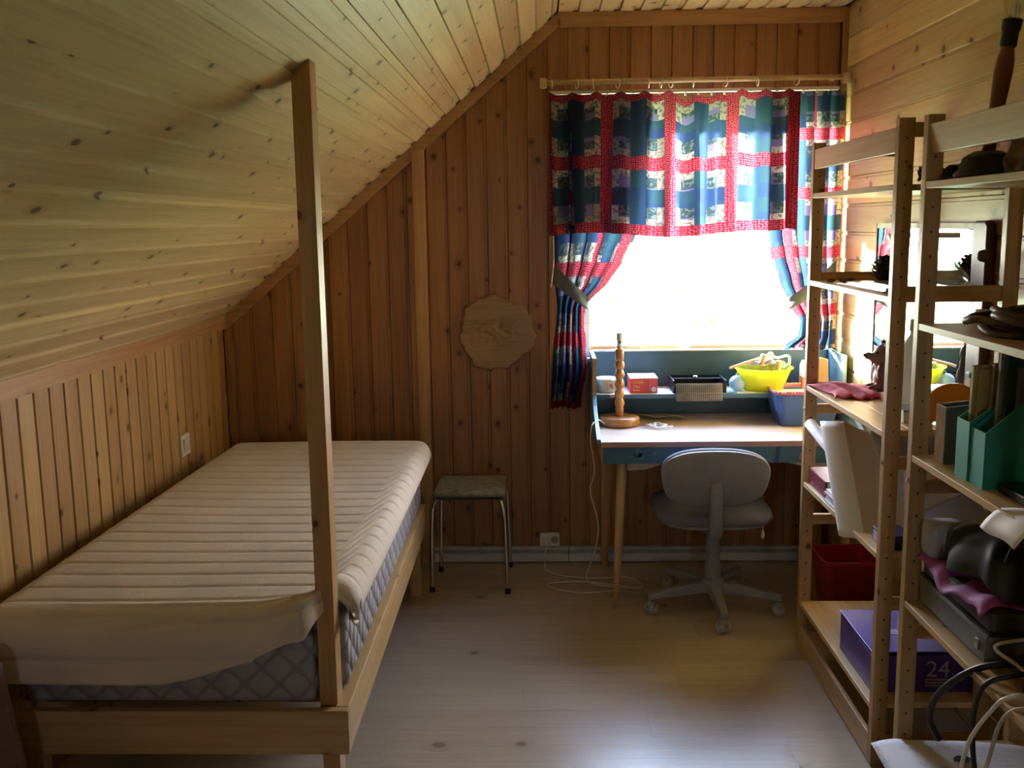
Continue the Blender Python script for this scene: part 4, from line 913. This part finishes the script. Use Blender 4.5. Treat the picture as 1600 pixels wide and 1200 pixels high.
ob = thing('orange_board', 'rounded orange board with a red flower standing on the third shelf', 'board', (1.26, 3.02, Z))
arc = [(1.245 + .105 * math.cos(math.radians(a)), Z + .005 + .118 * math.sin(math.radians(a))) for a in range(0, 181, 12)]
obj('board', MB().prism(arc, 2.985, 2.997, 'y'), mat('board_orange', (.72, .30, .03), .45, var=.04), ob, bevel=.002)
m = MB()
for k in range(5): m.lathe([(.011, 0), (.010, .0015)], (1.310 + .014 * math.cos(k * 1.2566 + .3), 2.9848, Z + .042 + .014 * math.sin(k * 1.2566 + .3)), 12, Matrix.Rotation(math.radians(90), 3, 'X'))
obj('painted_flower', m, mat('flower_red', (.55, .07, .05), .5), ob)
nb = thing('narrow_box', 'narrow cream and blue box with turquoise top behind the orange board', 'box', (1.345, 3.05, Z))
obj('box_body', MB().box(1.310, 1.350, 3.03, 3.065, Z, Z + .085), mat('box_lightblue', (.38, .55, .66), .5), nb)
obj('box_upper', MB().box(1.310, 1.350, 3.03, 3.065, Z + .085, Z + .130), mat('box_cream', (.70, .60, .44), .5), nb)
obj('box_top', MB().box(1.308, 1.335, 3.032, 3.063, Z + .130, Z + .148), mat('box_turquoise', (.18, .55, .48), .4), nb, bevel=.004)

# ------------------------------------------------------------------ left unit, fourth shelf (z .672): posters, binder, papers
Z = .6725
bd = thing('maroon_binder', 'maroon ring binder lying at the window end of the fourth shelf', 'binder', (1.08, 3.58, Z))
obj('binder_spine', MB().box(1.015, 1.022, 3.48, 3.70, Z, Z + .062), mat('binder_maroon', (.22, .02, .04), .5), bd, bevel=.002)
obj('binder_cover', MB().box(1.022, 1.27, 3.48, 3.70, Z + .056, Z + .062).box(1.022, 1.27, 3.48, 3.70, Z, Z + .005), mat('binder_lilac', (.55, .45, .58), .5), bd)
obj('binder_pages', MB().box(1.025, 1.26, 3.485, 3.695, Z + .006, Z + .055), M_paper, bd)
for i in range(5):
    o = obj('magazine', MB().hexa([(1.004 + .006 * (i % 3), 3.27 + .015 * (i % 2), Z + i * .009), (1.22, 3.27, Z + i * .009), (1.22, 3.455, Z + i * .009), (1.004 + .006 * (i % 3), 3.455, Z + i * .009), (1.004 + .006 * (i % 3), 3.27 + .015 * (i % 2), Z + .0085 + i * .009), (1.22, 3.27, Z + .0085 + i * .009), (1.22, 3.455, Z + .0085 + i * .009), (1.004 + .006 * (i % 3), 3.455, Z + .0085 + i * .009)]),
            mat('magazine_%d' % i, [(.72, .74, .80), (.50, .58, .72), (.74, .70, .66), (.62, .45, .50), (.78, .80, .84)][i], .4), None)
    tag(o, ['pale grey magazine at the bottom of the flat stack before the maroon binder', 'blue covered magazine second from the bottom of the fourth shelf stack', 'cream magazine in the middle of the fourth shelf stack', 'dull pink magazine second from the top of the fourth shelf stack', 'white magazine on top of the flat stack before the maroon binder'][i], 'magazine', 'magazines stacked on the fourth shelf')
rl = obj('paper_roll', MB().tube([(1.012, 3.70, .905), (1.075, 3.50, .80), (1.13, 3.33, .705)], [.021, .021, .021], 20), mat('roll_white', (.72, .72, .74), .6), None, smooth=True)
tag(rl, 'white rolled paper tube leaning beside the big poster', 'paper roll')
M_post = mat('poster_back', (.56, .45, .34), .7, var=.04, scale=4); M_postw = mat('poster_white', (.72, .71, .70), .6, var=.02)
def poster(u, v):
    a = Vector((.985, 3.085, .653)); b_ = Vector((1.335, 2.955, .700)); c = Vector((1.022, 3.47, .945)); d_ = Vector((1.20, 3.34, .985))
    if u < .22:
        k = u / .22; ang = (1 - k) * 3.4; R = .042
        base = a.lerp(c, v); e = (b_ - a).lerp(d_ - c, v).normalized(); n_ = Vector((-.35, .75, -.1)).normalized()
        off = e * (R - R * math.sin(ang) + .0) + n_ * (R - R * math.cos(ang))
        q_ = base + off; 
    else:
        k = (u - .22) / .78; q_ = a.lerp(b_, k * .9 + .1 * (k ** .7)).lerp(c.lerp(d_, k), v) + (b_ - a).normalized() * .042 * (1 - k)
        q_ = q_ + Vector((0, -.02 * math.sin(math.pi * k), -.010 * math.sin(math.pi * k) * v))
    q_.z += .012 * math.sin(u * 9) * v
    return tuple(q_)
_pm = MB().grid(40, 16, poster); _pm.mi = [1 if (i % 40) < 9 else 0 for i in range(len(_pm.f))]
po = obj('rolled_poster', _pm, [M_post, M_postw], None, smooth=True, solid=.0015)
tag(po, 'large half unrolled brown backed poster leaning out of the fourth shelf', 'poster')
def sheet(name, pts, mt_, label, cat):
    a, b_, c, d_ = [Vector(p) for p in pts]
    o = obj(name, MB().grid(10, 8, lambda u, v: tuple(a.lerp(b_, u).lerp(d_.lerp(c, u), v) + Vector((0, -.012 * math.sin(math.pi * u), .006 * math.sin(5 * u) * v)))), mt_, None, smooth=True, solid=.0015)
    return tag(o, label, cat)
sheet('poster_sheet', [(1.13, 2.935, .72), (1.35, 2.90, .72), (1.35, 3.26, 1.005), (1.085, 3.30, .985)], mat('sheet_bluegrey', (.46, .50, .60), .6), 'pale blue grey poster sheet behind the big brown poster', 'poster')
sheet('poster_sheet', [(1.10, 2.94, .755), (1.30, 2.94, .86), (1.30, 2.955, .905), (1.10, 2.965, .905)], mat('sheet_white', (.66, .66, .68), .6), 'white paper sheet slanting behind the shelf posts above grey boards', 'paper')
for i, (c, lab) in enumerate((((.10, .11, .13), 'dark grey mounting board at the bottom of the fourth shelf pile'), ((.32, .33, .32), 'light grey mounting board on top of the dark one, fourth shelf'))):
    o = obj('mounting_board', MB().box(1.12, 1.35, 2.83 + .02 * i, 3.20, Z + .004 + i * .012, Z + .014 + i * .012), mat('board_grey_%d' % i, c, .6), None); tag(o, lab, 'board')
db = thing('navy_binder', 'navy blue binder end standing below the poster on the fourth shelf', 'binder', (1.06, 2.95, Z))
obj('binder_cover', MB().box(1.03, 1.115, 2.905, 3.02, Z, Z + .045), mat('binder_navy', (.02, .03, .10), .4), db, bevel=.003)
obj('binder_label', MB().box(1.0285, 1.0300, 2.94, 3.00, Z + .006, Z + .038), mat('label_lilac', (.38, .40, .60), .5), db)

# ------------------------------------------------------------------ left unit, bottom shelf
Z = .1925
pb = thing('purple_box', 'deep purple box with a big silver 24 on the lowest shelf', 'box', (1.2, 3.1, Z))
M_purp = mat('box_purple', (.075, .035, .22), .35, var=.05); M_plid = mat('lid_purple', (.13, .10, .46), .3, var=.04)
M_silver = mat('print_silver', (.45, .40, .48), .4, var=.05)
obj('box_body', MB().hexa([(1.028, 2.955, Z), (1.35, 2.955, Z), (1.35, 3.285, Z), (1.028, 3.285, Z), (1.028, 2.955, Z + .118), (1.35, 2.955, Z + .128), (1.35, 3.285, Z + .132), (1.028, 3.285, Z + .132)]), M_purp, pb, bevel=.001)
obj('box_lid', MB().hexa([(1.024, 2.951, Z + .133), (1.352, 2.951, Z + .133), (1.352, 3.289, Z + .134), (1.024, 3.289, Z + .134), (1.024, 2.951, Z + .137), (1.352, 2.951, Z + .137), (1.352, 3.289, Z + .138), (1.024, 3.289, Z + .138)]), M_plid, pb, bevel=.001)
text('numeral', '24', M_silver, frame((1, 0, 0), (0, 0, 1), (1.195, 2.9543, Z + .052)), .075, pb)
for k, wd in enumerate((.082, .078, .080)):
    obj('small_print', MB().box(1.195, 1.195 + wd, 2.9540, 2.9552, Z + .040 - k * .010, Z + .0445 - k * .010), M_silver, pb)
for k in range(4):
    obj('lid_print', MB().box(1.12 + k * .052, 1.158 + k * .052, 3.08 - .006 * k, 3.12, Z + .1368, Z + .1385), mat('foil_blue', (.40, .50, .90), .25), pb)
rbk = thing('red_bin', 'dark red plastic bin on the floor behind the lowest shelf', 'bin', (1.25, 4.0, 0))
obj('bin_wall', loft([(rr(.085, .085, .03, 1.255, 3.98), 0), (rr(.115, .115, .03, 1.255, 3.98), .28), (rr(.121, .121, .03, 1.255, 3.98), .282), (rr(.121, .121, .03, 1.255, 3.98), .296), (rr(.111, .111, .03, 1.255, 3.98), .296), (rr(.082, .082, .028, 1.255, 3.98), .006)]), mat('bin_red', (.30, .012, .012), .45), rbk)

# ------------------------------------------------------------------ right unit: magazine files (z 1.03)
Z = 1.0305
def mag_file(label, ya, yb, xf, xb_, zf, zb, mt_, mt_in, group):
    t = thing('magazine_file', label, 'magazine file', ((xf + xb_) / 2, (ya + yb) / 2, Z), group)
    for yy in (ya, yb - .003): obj('side_panel', MB().prism([(xf, Z), (xb_, Z), (xb_, Z + zb), (xf + .16, Z + zb), (xf, Z + zf)], yy, yy + .003, 'y'), mt_, t)
    obj('front_panel', MB().box(xf - .002, xf + .001, ya, yb, Z, Z + zf), mt_in, t)
    obj('back_panel', MB().box(xb_ - .003, xb_, ya, yb, Z, Z + zb), mt_, t)
    obj('file_floor', MB().box(xf, xb_, ya + .003, yb - .003, Z, Z + .003), mt_, t)
    return t
M_teal = mat('teal_card', (.02, .30, .24), .5, var=.05); M_teal2 = mat('teal_front', (.06, .45, .40), .5, var=.05)
mag_file('teal magazine file nearer the camera on the middle shelf', 2.288, 2.360, 1.034, 1.30, .135, .275, M_teal, M_teal2, 'teal magazine files')
mag_file('teal magazine file tucked beside the nearer one, holding yellow folders', 2.366, 2.436, 1.030, 1.29, .145, .265, M_teal, M_teal2, 'teal magazine files')
mag_file('pale grey magazine file next to the shelf post', 2.535, 2.592, 1.040, 1.26, .150, .165, mat('file_grey', (.24, .22, .24), .5), mat('file_pale', (.78, .74, .84), .5), None)
def mag(name, ya, yb, x0, x1, h, c, label, lean=0.0, cat='magazine'):
    o = obj(name, MB().hexa([(x0, ya, Z + .004), (x1, ya, Z + .004), (x1, yb, Z + .004), (x0, yb, Z + .004), (x0 + lean, ya, Z + h), (x1, ya, Z + h), (x1, yb, Z + h), (x0 + lean, yb, Z + h)]), mat(name + '_card', c, .5, var=.08), None, bevel=.001)
    return tag(o, label, cat)
mag('folder', 2.415, 2.428, 1.048, 1.27, .275, (.42, .38, .10), 'olive yellow folder at the left of the magazine file', .004, 'folder')
mag('folder', 2.398, 2.411, 1.055, 1.27, .27, (.36, .30, .10), 'mustard folder in the middle of the magazine file', .006, 'folder')
mag('folder', 2.376, 2.394, 1.075, 1.27, .285, (.30, .26, .13), 'brown folder at the right of the yellow ones', .010, 'folder')
mag('magazine', 2.340, 2.352, 1.075, 1.28, .345, (.30, .31, .30), 'grey backed magazine at the back of the nearer teal file', .008)
mg = thing('magazine_pack', 'dark green magazine standing in the nearer teal file', 'magazine', (1.17, 2.33, Z))
obj('cover', MB().box(1.09, 1.285, 2.322, 2.336, Z + .004, Z + .325), mat('cover_green', (.012, .07, .055), .4), mg)
mg2 = thing('magazine_pack', 'brown grey magazine with red block letters, nearest in the teal file', 'magazine', (1.19, 2.30, Z))
obj('cover', MB().box(1.11, 1.285, 2.298, 2.318, Z + .004, Z + .285), mat('cover_brown', (.11, .10, .085), .5), mg2)
text('lettering', 'S', mat('letter_red', (.42, .03, .025), .5), frame((1, 0, 0), (0, 0, 1), (1.135, 2.2975, Z + .215)), .075, mg2)
pp = obj('paper_sheet', MB().grid(14, 10, lambda u, v: (.965 + .20 * u, 1.98 + .16 * v - .03 * u, Z + .003 - .045 * max(0, (1 - u * 4)) ** 2 + .004 * math.sin(6 * v))), M_paper, None, smooth=True, solid=.001)
tag(pp, 'loose white sheet hanging over the front edge of the middle shelf', 'paper')
dkc = obj('dark_case', MB().box(1.06, 1.17, 2.10, 2.27, Z, Z + .022), M_black, None, bevel=.004)
tag(dkc, 'flat black case lying in front of the teal magazine files', 'case')

# brown leather straps on the upper shelf of the nearer unit
Z = 1.3875
M_lea = mat('leather_brown', (.11, .065, .035), .5, var=.15, scale=20)
ls = thing('leather_harness', 'tangle of dark brown leather straps on the upper shelf', 'harness', (1.15, 2.35, Z))
rnd = random.Random(11)
for k in range(7):
    cx, cy_, ra, rb_, z0 = 1.15 + rnd.uniform(-.05, .05), 2.34 + rnd.uniform(-.08, .08), rnd.uniform(.06, .10), rnd.uniform(.09, .15), Z + .010 + k * .0075
    obj('strap', MB().tube([(cx + ra * math.cos(a * .2618), cy_ + rb_ * math.sin(a * .2618), z0 + .006 * math.sin(a * .8 + k)) for a in range(24)], .0095, 8, closed=True), M_lea, ls, smooth=True)
obj('buckle', MB().tube([(1.07 + .014 * math.cos(a * .785), 2.43 + .018 * math.sin(a * .785), Z + .05) for a in range(8)], .0028, 6, closed=True), M_steel, ls, smooth=True)

# ------------------------------------------------------------------ right unit: grey case, bags and cables (z .617)
Z = .6175
gcase = thing('grey_machine_case', 'grey metal machine case on the lower shelf under a black bag', 'machine case', (1.18, 2.42, Z))
M_case = mat('case_grey', (.12, .13, .125), .45, var=.06); M_case2 = mat('case_dark', (.05, .048, .04), .5)
obj('case_body', MB().box(1.035, 1.345, 2.215, 2.64, Z, Z + .080), M_case, gcase, bevel=.012)
obj('case_upper', MB().box(1.040, 1.343, 2.218, 2.635, Z + .083, Z + .135), M_case2, gcase, bevel=.012)
obj('seam', MB().box(1.0385, 1.3455, 2.2165, 2.637, Z + .078, Z + .085), M_black, gcase)
obj('latch', MB().box(1.029, 1.036, 2.255, 2.275, Z + .03, Z + .055), M_steel, gcase, bevel=.002)
mgc = obj('magenta_cloth', MB().grid(44, 26, lambda u, v: (1.018 + .30 * v + .008 * math.sin(9 * u), 2.23 + .40 * u + .01 * math.sin(7 * v), Z + .142 + .012 * math.sin(9 * u + 3 * v) * math.sin(8 * v + 1) + .006 * math.sin(21 * u) - .022 * max(0, 1 - v * 7) ** 2)), mat('cloth_magenta', (.36, .08, .34), .7, var=.12, scale=12), None, smooth=True, solid=.004)
tag(mgc, 'rumpled magenta cloth between the grey case and the black bag', 'cloth')
def bagf(u, v):
    a = u * 2 * math.pi; ph = v * math.pi / 2
    r = math.cos(ph) ** .6
    wob = 1 + .10 * math.sin(5 * a + 3 * v) + .06 * math.sin(11 * a)
    return (1.185 + .135 * r * wob * math.copysign(abs(math.cos(a)) ** .7, math.cos(a)), 2.40 + .185 * r * wob * math.copysign(abs(math.sin(a)) ** .7, math.sin(a)), Z + .165 + .105 * math.sin(ph) ** .8 + .010 * math.sin(6 * a) * (1 - v))
bb_ = thing('black_bag', 'slumped black bag with dark green folds on top of the grey case', 'bag', (1.185, 2.40, Z + .16))
obj('bag_body', MB().grid(60, 18, bagf), mat('bag_black', (.008, .010, .010), .55, scale=6, col2=(.014, .035, .028)), bb_, smooth=True)
for k in range(4): obj('strap', MB().tube(spline([(1.09 + .03 * k, 2.27 + .02 * k, Z + .24), (1.15 + .02 * k, 2.34, Z + .282), (1.22, 2.42 + .03 * k, Z + .280), (1.27, 2.50, Z + .262)], 6), .005, 8), mat('strap_green', (.05, .085, .075), .6), bb_, smooth=True)
sv_ = thing('silver_speaker', 'rounded silver grey speaker end behind the black bag', 'speaker', (1.07, 2.58, Z + .16))
obj('speaker_body', loft([(rr(.045, .035, .018, 1.075, 2.590), Z + .152), (rr(.050, .038, .020, 1.075, 2.590), Z + .17), (rr(.050, .038, .020, 1.075, 2.590), Z + .225), (rr(.042, .032, .018, 1.075, 2.590), Z + .243)], cap1=True), mat('silver_plastic', (.36, .40, .46), .35), sv_, smooth=True)
obj('speaker_trim', MB().box(1.060, 1.068, 2.548, 2.552, Z + .17, Z + .22), mat('trim_blue', (.45, .55, .70), .3), sv_)
# cables tumbling over the edge
def cable(name, pts, r, mt_, label):
    o = obj(name, MB().tube(spline(pts, 10), r, 8), mt_, None, smooth=True); return tag(o, label, 'cable')
cable('black_cable', [(1.32, 2.12, Z + .03), (1.20, 2.16, Z + .05), (1.09, 2.17, Z + .035), (1.02, 2.20, Z + .012), (.975, 2.24, Z - .04), (.955, 2.30, Z - .12), (.960, 2.33, Z - .19), (.985, 2.33, Z - .24)], .0085, M_black, 'thick black cable arching over the lower shelf edge, left of the two')
cable('black_cable', [(1.30, 2.06, Z + .04), (1.15, 2.10, Z + .05), (1.06, 2.12, Z + .03), (1.00, 2.13, Z + .006), (.985, 2.15, Z - .06), (.99, 2.16, Z - .16), (1.01, 2.17, Z - .27), (1.03, 2.18, Z - .335), (1.06, 2.26, Z - .39), (1.05, 2.34, Z - .403)], .006, M_black, 'thin black cable hanging down onto the newspaper')
cable('white_cable', [(1.27, 2.21, Z + .088), (1.10, 2.205, Z + .075), (1.045, 2.200, Z + .062), (1.07, 2.17, Z + .04), (1.12, 2.12, Z + .02), (1.25, 2.08, Z + .01)], .0045, M_plast, 'short white cable lying against the grey case front')
cable('white_cable', [(1.30, 2.02, Z + .02), (1.12, 2.05, Z + .014), (1.02, 2.06, Z + .008), (.985, 2.08, Z - .04), (.96, 2.12, Z - .14), (.95, 2.13, Z - .26), (.945, 2.12, Z - .45), (.95, 2.10, Z - .60)], .0048, M_plast, 'white cable hanging from the lower shelf, left of the pair')
cable('white_cable', [(1.30, 1.97, Z + .018), (1.15, 2.00, Z + .012), (1.03, 2.01, Z + .008), (.99, 2.03, Z - .03), (.975, 2.05, Z - .14), (.955, 2.07, Z - .28), (.95, 2.08, Z - .45), (.955, 2.07, Z - .60)], .0042, mat('cable_cream', (.66, .58, .44), .5), 'cream cable hanging beside the white one')
ad = obj('power_adapter', MB().box(1.06, 1.13, 2.03, 2.10, Z + .001, Z + .040), M_black, None, bevel=.006); tag(ad, 'black power adapter on the near end of the lower shelf', 'adapter')
br = obj('cable_tie_ring', MB().tube([(1.10 + .028 * math.cos(a * .3142), 2.075 + .022 * math.sin(a * .3142), Z + .050 + .006 * math.sin(a)) for a in range(20)], .004, 8, closed=True), mat('tie_paleblue', (.45, .66, .74), .4), None, smooth=True); tag(br, 'pale blue loop on the black power adapter', 'cable loop')

# newspaper on the lowest shelf of the nearer unit
Z = .2005
def news(off):
    def f(u, v):
        x = .925 + .42 * u; y = 2.24 + .40 * v - .05 * u
        edge = max(0, (1.005 - x) / .08)
        return (x, y, Z + off + .004 - .055 * edge ** 1.8 * (1 - .6 * v) + .006 * math.sin(4 * u + 2 * v) ** 2)
    return f
def newsmat():
    m, nt, b = newmat('newsprint'); tc = nd(nt, 'TexCoord'); sp = nd(nt, 'SeparateXYZ', i_0=tc.outputs['UV'])
    ln = math_(nt, 'GREATER_THAN', math_(nt, 'FRACT', math_(nt, 'MULTIPLY', sp.outputs[1], 34.0)), .55)
    blk = nd(nt, 'TexNoise', i_Vector=tc.outputs['UV'], i_Scale=5.0); n3 = nd(nt, 'TexNoise', i_Vector=tc.outputs['UV'], i_Scale=70.0)
    f = math_(nt, 'MULTIPLY', math_(nt, 'MULTIPLY', ln, smooth_(nt, blk.outputs[0], .50, .56)), smooth_(nt, n3.outputs[0], .42, .55))
    nt.links.new(mixc(nt, math_(nt, 'MULTIPLY', f, .55), (.74, .75, .78), (.28, .28, .32)), b.inputs['Base Color']); b.inputs['Roughness'].default_value = .7; return m
M_news = newsmat()
np_ = thing('newspaper', 'folded newspaper drooping over the lowest shelf at the lower right', 'newspaper', (1.13, 2.4, Z))
obj('lower_pages', MB().grid(26, 14, lambda u, v: tuple(Vector(news(.0)(u, v)) + Vector((.012, -.01, 0)))), M_news, np_, smooth=True, solid=.003)
obj('front_page', MB().grid(26, 14, news(.008)), M_news, np_, smooth=True, solid=.002)
obj('printed_emblem', MB().prism([(1.10, 2.50), (1.135, 2.495), (1.15, 2.51), (1.145, 2.525), (1.12, 2.53), (1.105, 2.518)], Z + .0195, Z + .0205, 'z'), M_black, np_)
